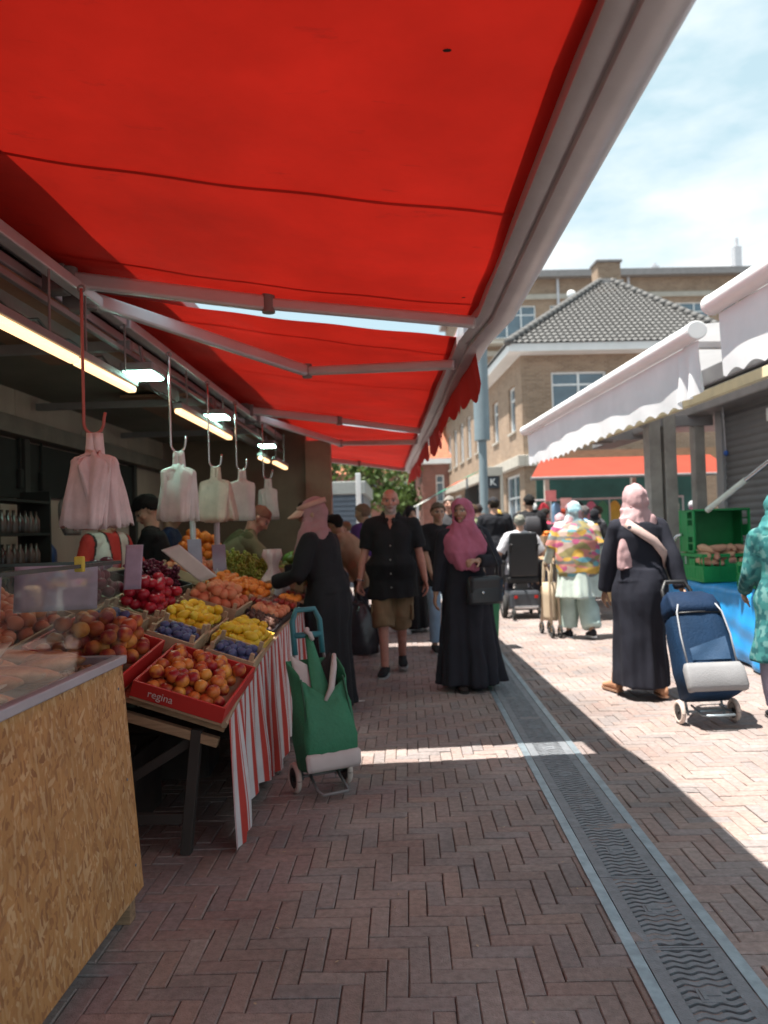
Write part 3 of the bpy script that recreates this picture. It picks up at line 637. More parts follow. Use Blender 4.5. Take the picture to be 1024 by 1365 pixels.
# --- trees
leafm = mat('leaf_green', (.075, .125, .028), .6, .5, 3, trans=.35); bark = mat('bark', (.10, .075, .055), .9, .3, 6, .5, 20)
def tree(x, y, h, r, seed, label, n=2600):
    g = np.random.RandomState(seed); t = thing('leafy_tree', label, 'tree', (x, y, 0), 0, 'green trees at the end of the street')
    mb = MB(); mb.path([(0, 0, 0), (.08, .05, h*.25), (-.05, .1, h*.5), (.05, 0, h*.85)], [.22, .17, .12, .03], 8)
    cl = []
    for i in range(16):
        a = g.rand()*6.28; q = A(math.cos(a)*r*(.35+.55*g.rand()), math.sin(a)*r*(.35+.55*g.rand()), h*(.38+.55*g.rand())); cl.append(q)
        mb.path([(0, 0, h*.3+g.rand()*h*.25), q*.5+A(0, 0, h*.22), q], [.09, .06, .02], 6)
    obj('trunk', mb, bark, t, smooth=True); V = []; F = []
    for i in range(n):
        c = cl[g.randint(len(cl))]; d = g.normal(size=3)*A(.34, .34, .26)*r*.62; p = c+d; u = nrm(g.normal(size=3)); v = nrm(np.cross(u, g.normal(size=3))); s = .10+.13*g.rand()
        b = len(V); V += [p-u*s, p+v*s*.5, p+u*s, p-v*s*.5]; F.append((b, b+1, b+2, b+3))
    obj('crown', MB().add(V, F), leafm, t)
for i, (x, y, h, r) in enumerate(((-3.6, 40, 6.6, 2.2), (-1.2, 44, 6.4, 2.2), (.6, 52, 6.0, 1.9), (-6.5, 38, 7, 2.4))):
    tree(x, y, h, r, 20+i, ['round green tree left of the bald man', 'green tree showing above the bald man', 'slim green tree between the far awning tip and red house', 'green tree behind the grey kiosk roof'][i])
# ================================================================ LEFT STALL GOODS
ZFP = [(2.5, .42), (3.25, .55), (3.8, .645), (4.05, .69), (4.8, .76), (9.8, .80)]
def zf(y): return float(np.interp(y, [a for a, _ in ZFP], [b for _, b in ZFP]))
def zt(x, y): return zf(y)+.33*(-.8-x)
def tframe(x, y, lift=0):
    ex = nrm((1, 0, -.33)); ey = A(0, 1, (zf(y+.15)-zf(y-.15))/.3); ey = nrm(ey-ex*(ey@ex)); ez = np.cross(ex, ey)
    return np.stack([ex, ey, ez], 1), A(x, y, zt(x, y))+ez*lift
def m4(M, o):
    m = Matrix([[*map(float, M[i]), float(o[i])] for i in range(3)]+[[0, 0, 0, 1]]); return m
# --- display counter with OSB front
CT = thing('display_counter', 'chipboard fronted counter with a glass screen in the near left corner', 'counter', (0, 0, 0))
osb = mat('chipboard', (.5, .5, .5), .7, .12, 5, .0); t_ = osb.node_tree; N = t_.nodes.new; L = t_.links.new
mul = [k for k in t_.nodes if k.type == 'MIX'][0]; tcn = [k for k in t_.nodes if k.type == 'TEX_COORD'][0]
cur = None; hts = []
for i, (rot, scl, sd_) in enumerate(((.45, (1, 72, 24), 0), (-.55, (1, 82, 28), 3.3), (1.1, (1, 70, 24), 7.1), (-.05, (1, 95, 26), 5.7))):
    mpn = N('ShaderNodeMapping'); mpn.vector_type = 'POINT'; mpn.inputs['Rotation'].default_value = (rot, 0, 0); mpn.inputs['Location'].default_value = (sd_, sd_, sd_); L(tcn.outputs['Object'], mpn.inputs[0])
    ns = N('ShaderNodeTexNoise'); ns.inputs['Scale'].default_value = 9; L(mpn.outputs[0], ns.inputs['Vector'])
    ad = N('ShaderNodeMix'); ad.data_type = 'VECTOR'; ad.inputs[0].default_value = .035; L(mpn.outputs[0], ad.inputs[4]); L(ns.outputs['Color'], ad.inputs[5])
    vm = N('ShaderNodeVectorMath'); vm.operation = 'MULTIPLY'; vm.inputs[1].default_value = scl; L(ad.outputs[1], vm.inputs[0])
    vo = N('ShaderNodeTexVoronoi'); vo.inputs['Scale'].default_value = 1; L(vm.outputs[0], vo.inputs['Vector']); sp = N('ShaderNodeSeparateColor'); L(vo.outputs['Color'], sp.inputs[0])
    cr = N('ShaderNodeValToRGB'); e = cr.color_ramp.elements; e[0].color = (.41, .215, .09, 1); e[1].color = (.47, .26, .115, 1)
    for p, c in ((.3, (.45, .225, .08)), (.7, (.48, .25, .09)), (.04, (.29, .13, .05)), (.985, (.58, .37, .19))): k = e.new(p); k.color = (*c, 1)
    L(sp.outputs[0], cr.inputs[0]); hts.append(sp.outputs[1])
    if cur is None: cur = cr.outputs[0]
    else:
        gt = N('ShaderNodeMath'); gt.operation = 'GREATER_THAN'; gt.inputs[1].default_value = .58; L(sp.outputs[2], gt.inputs[0])
        m_ = N('ShaderNodeMix'); m_.data_type = 'RGBA'; L(gt.outputs[0], m_.inputs[0]); L(cur, m_.inputs[6]); L(cr.outputs[0], m_.inputs[7]); cur = m_.outputs[2]
L(cur, mul.inputs[6])
sm = N('ShaderNodeMath'); L(hts[0], sm.inputs[0]); L(hts[1], sm.inputs[1]); bp = N('ShaderNodeBump'); bp.inputs['Strength'].default_value = .5; bp.inputs['Distance'].default_value = .002; L(sm.outputs[0], bp.inputs['Height']); L(bp.outputs[0], t_.nodes['P'].inputs['Normal'])
mb = MB(); rings = []
prof = [(-1.045, .90), (-.982, .10), (-1.0, .10), (-1.063, .90)]
mb.loft([[(x, y, z) for x, z in prof] for y in (.2, 2.78)]); obj('front_panel', mb, osb, CT, bevel=.002)
for z in (.82, .5, .2):
    for y in (.9, 1.8, 2.72): obj('screw', MB().tube((-1.045+.063*(.9-z)/.8+.0005, y, z), (-1.045+.063*(.9-z)/.8+.003, y, z), .005, n=10), alu_dark, CT)
mb = MB().bx(-1.9, -1.07, 2.755, 2.775, .10, .90); obj('end_panel', mb, osb, CT)
mb = MB()
for y in (2.70, 1.4, .4): mb.bx(-1.07, -1.005, y, y+.055, 0, .12)
for y in (2.70, .4): mb.bx(-1.9, -1.84, y, y+.055, 0, .86)
obj('leg', mb, wood, CT, bevel=.003)
obj('deck', MB().bx(-1.95, -1.075, .2, 2.75, .83, .865), mat('deck_board', (.28, .24, .20), .6, .2), CT)
mb = MB().bar((-1.05, .2, .915), (-1.05, 2.79, .915), .04, .03); mb.bar((-1.05, 2.775, .915), (-1.93, 2.775, .915), .03, .03)
obj('rail', mb, mat('pale_rail', (.45, .43, .48), .35, .1, metal=.3), CT, bevel=.004)
clear = glass_mat('clear_glass', (.95, .97, .96), .05)
obj('glass_screen', MB().bx(-1.053, -1.047, .2, 2.78, .93, 1.262).bx(-1.93, -1.054, 2.776, 2.782, .93, 1.262), clear, CT)
mb = MB().bar((-1.05, .2, 1.268), (-1.05, 2.785, 1.268), .014, .012).bar((-1.05, 2.779, 1.268), (-1.93, 2.779, 1.268), .014, .012)
obj('glass_edge', mb, mat('dark_green_edge', (.04, .06, .055), .2), CT)
mb = MB().box((-1.052, 2.45, 1.275), (.03, .02, .05)); obj('clip', mb, mat('yellow_clip', (.55, .42, .05), .5), CT, bevel=.004)
# goods on the counter
bread_m = mat('brown_crust', (.34, .14, .055), .7, .35, 18, .4, 60, rand=(.46, .22, .09))
def lump(r, seed, n=20, m=12, amp=.08): 
    mb = MB().ell((0, 0, 0), r, n=n, m=m); me = mb.mesh('lump', True); v = getv(me); setv(me, v*(1+amp*wob(v/np.array(r), 2.3, seed)[:, None])); return me
bm_ = [lump((.13, .046, .028), i) for i in range(3)]; first = None
for i in range(26):
    x, y = -1.225-.18*(i % 3)-rnd.random()*.04, 1.98+.083*(i//3)+rnd.random()*.03; z = .90+.03*(i % 2)+(.04 if i % 4 == 0 else 0)+.02*(i % 3)
    if first is None: first = tag(link('flat_loaf', bm_[0], bread_m, None, (x, y, z)), 'long brown flat loaf lying among others behind the glass screen', 'bread', 'brown loaves behind the glass'); o = first
    else: o = dup(first, None, (x, y, z)); o.data = bm_[i % 3]; o.data.materials.clear(); o.data.materials.append(bread_m)
    o.rotation_euler = (rnd.uniform(-.1, .1), rnd.uniform(-.15, .15), rnd.uniform(-.35, .35))
paper = mat('paper_and_glare', (.46, .38, .29), .8, .1, 4); lilac = mat('lilac_card', (.36, .30, .40), .7, .15, 12)
def sheet(name, label, cat, o, ex, ey, m, th=.004, grp=None, sag=0):
    o, ex, ey = map(lambda q: np.asarray(q, float), (o, ex, ey)); n_ = nrm(np.cross(ex, ey))
    P = [[o+ex*u+ey*v+n_*(sag*math.sin(3.1*u)*math.sin(2.5*v+.4)+.25*sag*math.sin(9*u+4*v)) for u in np.linspace(0, 1, 9)] for v in np.linspace(0, 1, 9)]
    return tag(obj(name, MB().grid(P), m, solid=th, smooth=True), label, cat, grp)
sheet('paper_and_reflection', 'pale crumpled wrapping paper lying low behind the counter glass', 'paper', (-1.36, 1.62, .93), (.26, .0, .01), (0, .46, .02), paper, sag=.03)
sheet('paper_and_reflection', 'smaller pale sheet standing for a reflection beside the brown loaves', 'paper', (-1.52, 2.34, .96), (.20, .05, 0), (-.03, .20, .05), paper, sag=.02)  # pale sheet put in for a reflection at the counter glass
sheet('price_card', 'lilac price card standing behind the glass near the left edge', 'price card', (-1.62, 2.62, 1.0), (.18, .05, 0), (0, .03, .24), lilac)
sheet('price_card', 'wide lilac price card in front of the purple apples', 'price card', (-1.62, 3.12, 1.06), (.30, .12, 0), (0, .02, .20), lilac)
sheet('price_card', 'upright lilac price card between the striped shirt and the white board', 'price card', (-1.47, 3.95, 1.09), (.085, .02, 0), (.0, .05, .23), lilac)
t = thing('glass_jar', 'greenish glass jar behind the counter screen', 'jar', (-1.66, 2.30, .83))
obj('body', MB().loft([[(r*math.cos(a), r*math.sin(a), z) for a in np.linspace(0, 6.283, 20, endpoint=False)] for r, z in ((.06, 0), (.075, .02), (.075, .3), (.05, .36), (.05, .4))]), glass_mat('green_glass', (.55, .75, .66), .5), t, smooth=True)
obj('lid', MB().tube((0, 0, .4), (0, 0, .43), .054, n=20), white_paint, t, auto=True)
# --- fruit table
FT = thing('fruit_table', 'long sloping wooden fruit table behind the striped cloth', 'table', (0, 0, 0))
P = [[(x, y, zt(x, y)-.035) for x in np.linspace(-2.05 if y < 6.75 else -1.45, -.80, 8)] for y in np.linspace(3.27, 9.8, 60)]
o = obj('table_top', MB().grid(P), wood, FT); q = o.modifiers.new('s', 'SOLIDIFY'); q.thickness = .022; q.offset = -1
mb = MB().bar((-.83, 3.30, zt(-.83, 3.30)-.10), (-1.5, 3.30, zt(-1.5, 3.22)-.10), .04, .04)
obj('front_rail', mb, wood, FT, bevel=.004)
obj('edge_batten', MB().path([(-.792, y, zf(y)+.005) for y in np.linspace(3.25, 9.8, 40)], .016, 6), mat('pale_batten', (.36, .26, .17), .7), FT)
for y in (3.3, 5.2, 9.2):
    mb = MB().bar((-.92, y, zt(-.92, y)-.07), (-.98, y, 0), .045, .045).bar((-1.9, y, zt(-1.9, y)-.07), (-1.7, y, 0), .045, .045).bar((-.97, y, .15), (-1.75, y, .15), .03, .045).bar((-.94, y+.03, zt(-.92, y)-.12), (-1.5, y+.03, .15), .025, .04)
    obj('leg', mb, mat('dark_timber', (.035, .028, .024), .8), FT, bevel=.003)
box_m = mat('dark_carton', (.045, .035, .03), .8, .3)
for i, (x, y, w_, d_, h_) in enumerate(((-1.55, 3.75, .5, .38, .34), (-1.45, 4.5, .55, .4, .3), (-1.5, 5.3, .5, .4, .36))):
    t = thing('storage_carton', ['dark storage carton nearest under the fruit table', 'middle dark storage carton under the fruit table', 'farther dark storage carton under the fruit table'][i], 'carton', (x, y, 0), .1*i)
    mb = MB().box((0, 0, .012), (w_, d_, .02))
    for s in (-1, 1): mb.box((s*w_/2, 0, h_/2), (.02, d_, h_)); mb.box((0, s*d_/2, h_/2), (w_, .02, h_))
    obj('body', mb, box_m, t)
    for s in (-1, 1): obj('flap', MB().bar((-w_/2, s*d_/2, h_), (w_/2, s*d_/2, h_), .14, .008, up=(0, s*.6, 1)), box_m, t)
# striped cloth
ys = np.arange(3.27, 9.8, .0075); ks = np.linspace(0, 1, 16); P = []; Cc = []
for y in ys:
    b = .04+.05*abs(math.sin(y*2.1))+.03*math.sin(y*7)-(.04 if y < 3.40 else 0); top = zf(y)+.012; row = []
    ph = ((y+.012*math.sin(y*5)) % .105)/.105
    for k in ks:
        row.append((-.775+(.020*math.sin(y*26+1.2*math.sin(y*3)+.5*k)+.014*math.sin(y*11.3+k))*min(1, k*1.3)+.02*k, y+.010*k*math.sin(y*14), top+(b-top)*k))
        Cc.append((.44, .052, .04) if (ph < .40 or .5 < ph < .56) else (.58, .55, .56))
    P.append(row)
o = obj('striped_cloth', MB().grid(P), cloth_m, solid=0, smooth=True); paint(o.data, Cc); tag(o, 'red and white striped cloth hanging from the front of the fruit table', 'tablecloth')
P2 = [[(-.775-.0-.06*u, 3.27+.004*math.sin(u*9), zf(3.27)+.012+(.02-zf(3.27))*k) for u in np.linspace(0, 1, 5)] for k in ks]
# --- crates and fruit
red_card = mat('red_carton', (.46, .022, .018), .55, .12, 4); card = mat('brown_cardboard', (.36, .23, .14), .8, .12, 5); plyw = mat('pale_crate_wood', (.42, .30, .19), .75, .25, 6, .2, 30); yel = mat('yellow_carton', (.62, .42, .06), .6, .1); black_tray = mat('black_tray', (.02, .02, .022), .4)
def crate(label, x, y, w_, d_, h_, outer, inner=None, cat='crate', group=None, th=.012, name='fruit_crate'):
    M, o = tframe(x, y, .002); t = thing(name, label, cat, (0, 0, 0), 0, group); t.matrix_world = m4(M, o); inner = inner or outer
    obj('base', MB().box((0, 0, .006), (w_-.002, d_-.002, .01)), inner, t)
    pp = []
    for s in (-1, 1):
        pp.append(obj('side_panel', MB().box((s*(w_/2-th/2), 0, h_/2+.012), (th, d_-2*th-.002, h_)), outer, t, bevel=.002))
    for s in (-1, 1):
        pp.append(obj('end_panel', MB().box((0, s*(d_/2-th/2), h_/2+.012), (w_, th, h_)), outer, t, bevel=.002))
    if outer is plyw:
        mb = MB()
        for a in (-1, 1):
            for b in (-1, 1): mb.box((a*(w_/2-.022), b*(d_/2-.022), h_/2+.03), (.02, .02, h_+.035))
        obj('corner_post', mb, plyw, t)
    return t, M, o, pp
def fill(M, o, w_, d_, h0, r, meshes, m, name, label, cat, group, layers=2, elong=1, jit=.62, lie=False, cap=200):
    global rnd; first = fills.get(name+group); n = 0; st = r*1.93
    for ly in range(layers):
        nx, ny = int((w_-.03-ly*r*1.2)/st), int((d_-.03-ly*r*1.2)/(st*.92))
        if nx < 1 or ny < 1: break
        for i in range(nx):
            for j in range(ny):
                if ly and rnd.random() < .12*ly: continue
                n += 1
                if n > cap: return
                u = (i-(nx-1)/2+(.25 if j % 2 else -.25)+rnd.uniform(-jit, jit)*(.35 if ly == 0 else .6))*st*(.97); v = (j-(ny-1)/2+rnd.uniform(-jit, jit)*.5)*st*.92
                u = max(-w_/2+r+.014, min(w_/2-r-.014, u)); v = max(-d_/2+r+.014, min(d_/2-r-.014, v))
                z = h0+r*.95+ly*r*1.5+rnd.uniform(-.15, .25)*r
                p = o+M@A(u, v, z); me = meshes[n % len(meshes)]
                if first is None: first = tag(link(name, me, m, None, p), label, cat, group); fills[name+group] = first; q = first
                else: q = dup(first, None, p, label=label, group=group); q.data = me
                q.rotation_euler = (rnd.uniform(-.5, .5), rnd.uniform(-.5, .5), rnd.random()*6.28) if not lie else (R(90)+rnd.uniform(-.45, .45), rnd.uniform(-.4, .4), rnd.random()*6.28); k = rnd.uniform(.92, 1.08); q.scale = (k, k, k)
fills = {}
def fruit_meshes(prof, m, n=3, nu=16, amp=.03, seed=0):
    """profile of (radius, z); a lathe with slight lumps"""
    out = []
    for i in range(n):
        a = np.linspace(0, 2*math.pi, nu, endpoint=False); mb = MB().loft([[(r*math.cos(t), r*math.sin(t), z) for t in a] for r, z in prof]); me = mb.mesh('fruit', True); v = getv(me)
        R_ = max(r for r, _ in prof); setv(me, v*(1+amp*wob(v/R_, 1.8, seed+i)[:, None])); me.materials.append(m); out.append(me)
    return out
def sph(r, n=9, f=1, dip=0): return [(r*math.sin(t)+1e-4, -r*f*math.cos(t)+dip*r*math.exp(-((t-math.pi)/.35)**2)*-1+dip*r*math.exp(-(t/.35)**2)) for t in np.linspace(.04, math.pi-.04, n)]
def fruit_mat(name, c0, c1, c2=None, rough=.4, k=22, spec=.4):
    m = mat(name, c0, rough, .1, 30, .05, 200, spec=spec, rand=c1)
    if c2:
        t = m.node_tree; N = t.nodes.new; L = t.links.new; mul = [q for q in t.nodes if q.type == 'MIX'][0]; src = mul.inputs[6].links[0].from_socket
        nz = N('ShaderNodeTexNoise'); nz.inputs['Scale'].default_value = k; tcn = [q for q in t.nodes if q.type == 'TEX_COORD'][0]; oi = N('ShaderNodeObjectInfo'); va = N('ShaderNodeVectorMath'); va.operation = 'ADD'
        L(tcn.outputs['Object'], va.inputs[0]); L(oi.outputs['Location'], va.inputs[1]); L(va.outputs[0], nz.inputs['Vector']); r_ = N('ShaderNodeMapRange'); r_.inputs[1].default_value = .42; r_.inputs[2].default_value = .6; L(nz.outputs[0], r_.inputs[0])
        mm = N('ShaderNodeMix'); mm.data_type = 'RGBA'; mm.inputs[7].default_value = (*c2, 1); L(r_.outputs[0], mm.inputs[0]); L(src, mm.inputs[6]); L(mm.outputs[2], mul.inputs[6])
    return m
peach_m = fruit_mat('peach_skin', (.74, .34, .06), (.55, .10, .03), (.30, .014, .02), .38, 16)
bigpeach_m = fruit_mat('ripe_peach_skin', (.60, .26, .05), (.45, .08, .03), (.26, .02, .02), .5, 15)
plum_m = fruit_mat('blue_plum_skin', (.10, .115, .24), (.055, .06, .15), None, .55); lemon_m = fruit_mat('lemon_skin', (.74, .42, .02), (.68, .48, .035), None, .45)
apple_m = fruit_mat('red_apple_skin', (.42, .015, .03), (.30, .01, .025), None, .3); purp_m = fruit_mat('dark_apple_skin', (.15, .012, .03), (.09, .01, .03), None, .35)
fig_m = fruit_mat('brown_fig_skin', (.12, .055, .035), (.08, .035, .03), None, .6); pale_m = fruit_mat('pale_peach_skin', (.62, .24, .12), (.56, .15, .07), None, .5); mand_m = fruit_mat('mandarin_skin', (.70, .20, .02), (.62, .15, .02), None, .45)
grape_m = mat('green_grape_skin', (.30, .36, .06), .3, .3, 40, sss=.1); green_m = fruit_mat('green_skin', (.10, .19, .03), (.19, .26, .05), None, .5)
peach = fruit_meshes(sph(.032, 11, .95, .12), peach_m); bigp = fruit_meshes(sph(.037, 11, .95, .12), bigpeach_m); plum = fruit_meshes(sph(.021, 8, 1.25), plum_m, nu=10)
lemon = fruit_meshes([(.004, -.043), (.011, -.037), (.023, -.023), (.028, 0), (.023, .023), (.010, .036), (.004, .042)], lemon_m, nu=12); apple = fruit_meshes(sph(.034, 11, .88, .16), apple_m); dapple = fruit_meshes(sph(.040, 11, .88, .16), purp_m)
fig = fruit_meshes([(.003, .024), (.009, .016), (.019, 0), (.02, -.01), (.012, -.02), (.003, -.022)], fig_m, nu=10); palep = fruit_meshes(sph(.035, 10, .95, .1), pale_m); mand = fruit_meshes(sph(.03, 9, .85, .08), mand_m, nu=12); orng = fruit_meshes(sph(.04, 9, .97, .04), mand_m, nu=12); avo = fruit_meshes([(.01, -.06), (.035, -.045), (.045, -.015), (.035, .03), (.018, .055), (.004, .065)], green_m, nu=12)
t, M, o, pp = crate('bright red fruit carton tilted at the near end of the fruit table, peaches inside', -.985, 3.50, .41, .53, .07, red_card, card)
text('regina', .046, mat('white_print', (.55, .42, .40), .6), pp[2], (-.075, -.268, .046), (R(90), 0, 0), ext=.0006)
fill(M, o, .40, .52, .02, .032, peach, peach_m, 'peach', 'red and orange peach lying in the tilted red carton', 'peach', 'peaches in the red carton', 2)
t, M, o, pp = crate('second red fruit carton, half hidden by the counter glass, large peaches inside', -1.43, 3.46, .44, .52, .085, red_card, card)
fill(M, o, .43, .51, .04, .037, bigp, bigpeach_m, 'peach', 'large dull red peach heaped behind the counter glass', 'peach', 'large peaches behind the glass', 3)
t, M, o, pp = crate('wide pale carton of orange peaches deep behind the counter glass', -1.86, 3.45, .40, .6, .07, card, name='peach_carton')
fill(M, o, .40, .6, .03, .035, palep, pale_m, 'peach', 'pale orange peach deep behind the counter glass at the left', 'peach', 'pale peaches deep behind the glass', 2)
for x, y, w_, d_, lb, gp in ((-.905, 3.92, .25, .24, 'small wooden crate of blue plums at the cloth edge behind the red carton', 'plums in the crate by the cloth edge'), (-1.20, 3.92, .25, .24, 'small wooden crate of blue plums left of the other, below the lemons', 'plums in the crate below the lemons'), (-1.49, 3.87, .25, .22, 'small wooden crate of blue plums in front of the red apples', 'plums in the crate before the apples')):
    t, M, o, pp = crate(lb, x, y, w_, d_, .07, plyw, name='plum_crate'); fill(M, o, w_, d_, .03, .021, plum, plum_m, 'plum', 'blue plum '+gp[6:], 'plum', gp, 2, lie=True)
t, M, o, pp = crate('wooden crate of yellow lemons left of the yellow carton', -1.21, 4.27, .30, .40, .05, plyw, name='lemon_crate'); fill(M, o, .30, .40, .03, .028, lemon, lemon_m, 'lemon', 'yellow lemon heaped in the wooden crate', 'lemon', 'lemons in the wooden crate', 2, lie=True)
t, M, o, pp = crate('yellow carton of lemons at the edge of the striped cloth', -.93, 4.28, .27, .40, .04, yel, card, name='lemon_carton'); fill(M, o, .27, .40, .02, .028, lemon, lemon_m, 'lemon', 'yellow lemon in the yellow carton by the cloth edge', 'lemon', 'lemons in the yellow carton', 2, lie=True)
t, M, o, pp = crate('wooden crate heaped with bright red apples', -1.46, 4.27, .27, .46, .05, plyw, name='apple_crate'); fill(M, o, .27, .46, .05, .034, apple, apple_m, 'apple', 'bright red apple heaped behind the plums', 'apple', 'red apples in the crate', 3)
t, M, o, pp = crate('wooden crate of dark red apples seen through the glass', -1.74, 4.1, .28, .50, .06, plyw, name='apple_crate'); fill(M, o, .28, .50, .05, .040, dapple, purp_m, 'apple', 'dark red apple seen through the glass screen', 'apple', 'dark apples in the crate', 3)
t, M, o, pp = crate('black tray of brown figs at the cloth edge behind the lemons', -.91, 4.66, .22, .3, .04, black_tray, name='fig_tray'); fill(M, o, .22, .3, .02, .019, fig, fig_m, 'fig', 'small brown fig in the black tray', 'fig', 'figs in the black tray', 2)
t, M, o, pp = crate('brown crate of pale peaches behind the lemons', -1.21, 4.85, .34, .50, .06, plyw, name='peach_crate'); fill(M, o, .34, .50, .04, .035, palep, pale_m, 'peach', 'pale pinkish peach in the crate behind the lemons', 'peach', 'pale peaches behind the lemons', 2)
t, M, o, pp = crate('black tray of pale peaches near the hanging cloth', -.925, 5.08, .24, .42, .04, black_tray, name='peach_tray'); fill(M, o, .24, .42, .02, .035, palep, pale_m, 'peach', 'pale peach in the black tray near the cloth', 'peach', 'pale peaches in the black tray', 1)
t, M, o, pp = crate('wide wooden crate of orange mandarins in the middle of the table', -1.22, 5.45, .44, .56, .06, plyw, name='mandarin_crate'); fill(M, o, .44, .56, .05, .03, mand, mand_m, 'mandarin', 'orange mandarin in the wide middle crate', 'mandarin', 'mandarins in the middle crate', 2, cap=170)
t, M, o, pp = crate('black tray of mandarins beside the beige scarf woman', -.90, 5.62, .2, .42, .04, black_tray, name='mandarin_tray'); fill(M, o, .2, .42, .02, .03, mand, mand_m, 'mandarin', 'orange mandarin in the black tray at the front', 'mandarin', 'mandarins in the front tray', 2)
t, M, o, pp = crate('wooden crate of green grapes behind the mandarins', -1.33, 6.28, .52, .62, .06, plyw, name='grape_crate')
gb = []
for s_ in range(3):
    mb = MB(); g = np.random.RandomState(s_)
    for i in range(46): k = i/46; mb.ell((g.normal()*.028*(1-k*.6), -.07+.15*k, g.normal()*.02*(1-k*.5)+.02), (.011, .011, .012), n=8, m=5)
    mb.path([(0, -.09, .03), (0, -.06, .03)], .004, 5); me = mb.mesh('bunch', True); me.materials.append(grape_m); gb.append(me)
fill(M, o, .52, .62, .03, .052, gb, grape_m, 'grape_bunch', 'bunch of green grapes in the wooden crate', 'grapes', 'grape bunches in the crate', 2, lie=True)
t, M, o, pp = crate('far wooden crate of oranges behind the grapes', -1.80, 6.55, .36, .4, .08, plyw, name='orange_crate'); fill(M, o, .36, .4, .1, .04, orng, mand_m, 'orange', 'orange in the far crate behind the grapes', 'orange', 'oranges in the far crate', 3, cap=70)
t, M, o, pp = crate('far wooden crate of green avocados under the bending vendor', -1.1, 7.0, .36, .5, .06, plyw, name='avocado_crate'); fill(M, o, .36, .5, .03, .045, avo, green_m, 'avocado', 'green avocado in the far crate', 'avocado', 'avocados in the far crate', 2, lie=True)
t, M, o, pp = crate('last wooden crate of avocados at the far end of the table', -1.12, 8.2, .5, .6, .08, plyw, name='avocado_crate'); fill(M, o, .5, .6, .04, .045, avo, green_m, 'avocado', 'green avocado in the last crate', 'avocado', 'avocados in the last crate', 2, lie=True, cap=60)
t, M, o, pp = crate('black tray of dark grapes on the left of the peaches', -1.66, 4.95, .4, .5, .04, black_tray, name='grape_tray'); fill(M, o, .4, .5, .02, .05, [ (lambda me: (me.materials.clear(), me.materials.append(purp_m), me)[2])(b.copy()) for b in gb], purp_m, 'grape_bunch', 'bunch of dark grapes in the black tray', 'grapes', 'dark grapes in the tray', 1, lie=True)
t, M, o, pp = crate('wooden crate of pale peaches at the back by the white board', -1.62, 5.75, .38, .5, .06, plyw, name='peach_crate'); fill(M, o, .38, .5, .04, .035, palep, pale_m, 'peach', 'pale peach in the crate by the white board', 'peach', 'pale peaches by the white board', 2)
clearp = glass_mat('clear_plastic', (.9, .9, .9), .9, .08)
for i, (x, y) in enumerate(((-.89, 5.37), (-1.0, 5.05+.05), (-.9, 6.0))):
    M, o = tframe(x, y, .06); t = thing('clear_punnet', ['shiny clear punnet of tomatoes beside the mandarins', 'shiny clear punnet on the pale peaches', 'shiny clear punnet close to the shopping woman'][i], 'punnet'); t.matrix_world = m4(M, o)
    obj('tub', MB().loft([[(a*.09, b*.06, 0) for a, b in ((-1, -1), (1, -1), (1, 1), (-1, 1))], [(a*.1, b*.07, .05) for a, b in ((-1, -1), (1, -1), (1, 1), (-1, 1))]]), clearp, t)
    mb = MB(); [mb.ell((-.06+.04*a, -.03+.03*b, .022), (.018,)*3, n=8, m=6) for a in range(4) for b in range(3)]; obj('contents', mb, mat('cherry_red', (.4, .02, .015), .3), t, smooth=True)
sheet('white_board', 'tilted white board sticking up over the fruit behind the apples', 'board', (-1.46, 4.55, 1.28), (.10, .02, .03), (.20, .10, -.20), mat('white_board', (.62, .60, .58), .6), .012)
for i, (x, y) in enumerate(((-1.56, 5.6), (-1.42, 5.75))):
    t = thing('card_stand', ['white card stand on the left behind the pale peaches', 'white card stand on the right behind the pale peaches'][i], 'stand', (x, y, zt(x, y)))
    obj('post', MB().tube((0, 0, 0), (0, 0, .55), .022, n=8), mat('lilac_white', (.5, .46, .5), .6), t); obj('card', MB().box((.02, -.03, .22), (.1, .006, .2), rotx(.15)), lilac, t)
mb = MB(); lettuce_m = mat('lettuce_leaf', (.12, .24, .03), .6, .4, 30, .4, 40)
lm = [lump((.1, .1, .085), 40+i, 24, 14, .16) for i in range(2)]; first = None
for i in range(9):
    x, y = -.95-.2*(i % 3), 9.0+.25*(i//3); p = (x, y, zt(x, y)+.08)
    if first is None: first = tag(link('lettuce', lm[0], lettuce_m, None, p), 'green lettuce head at the far end of the fruit table', 'lettuce', 'lettuces at the far end')
    else: o = dup(first, None, p, rnd.random()*6); o.data = lm[i % 2]; o.data.materials.clear(); o.data.materials.append(lettuce_m)

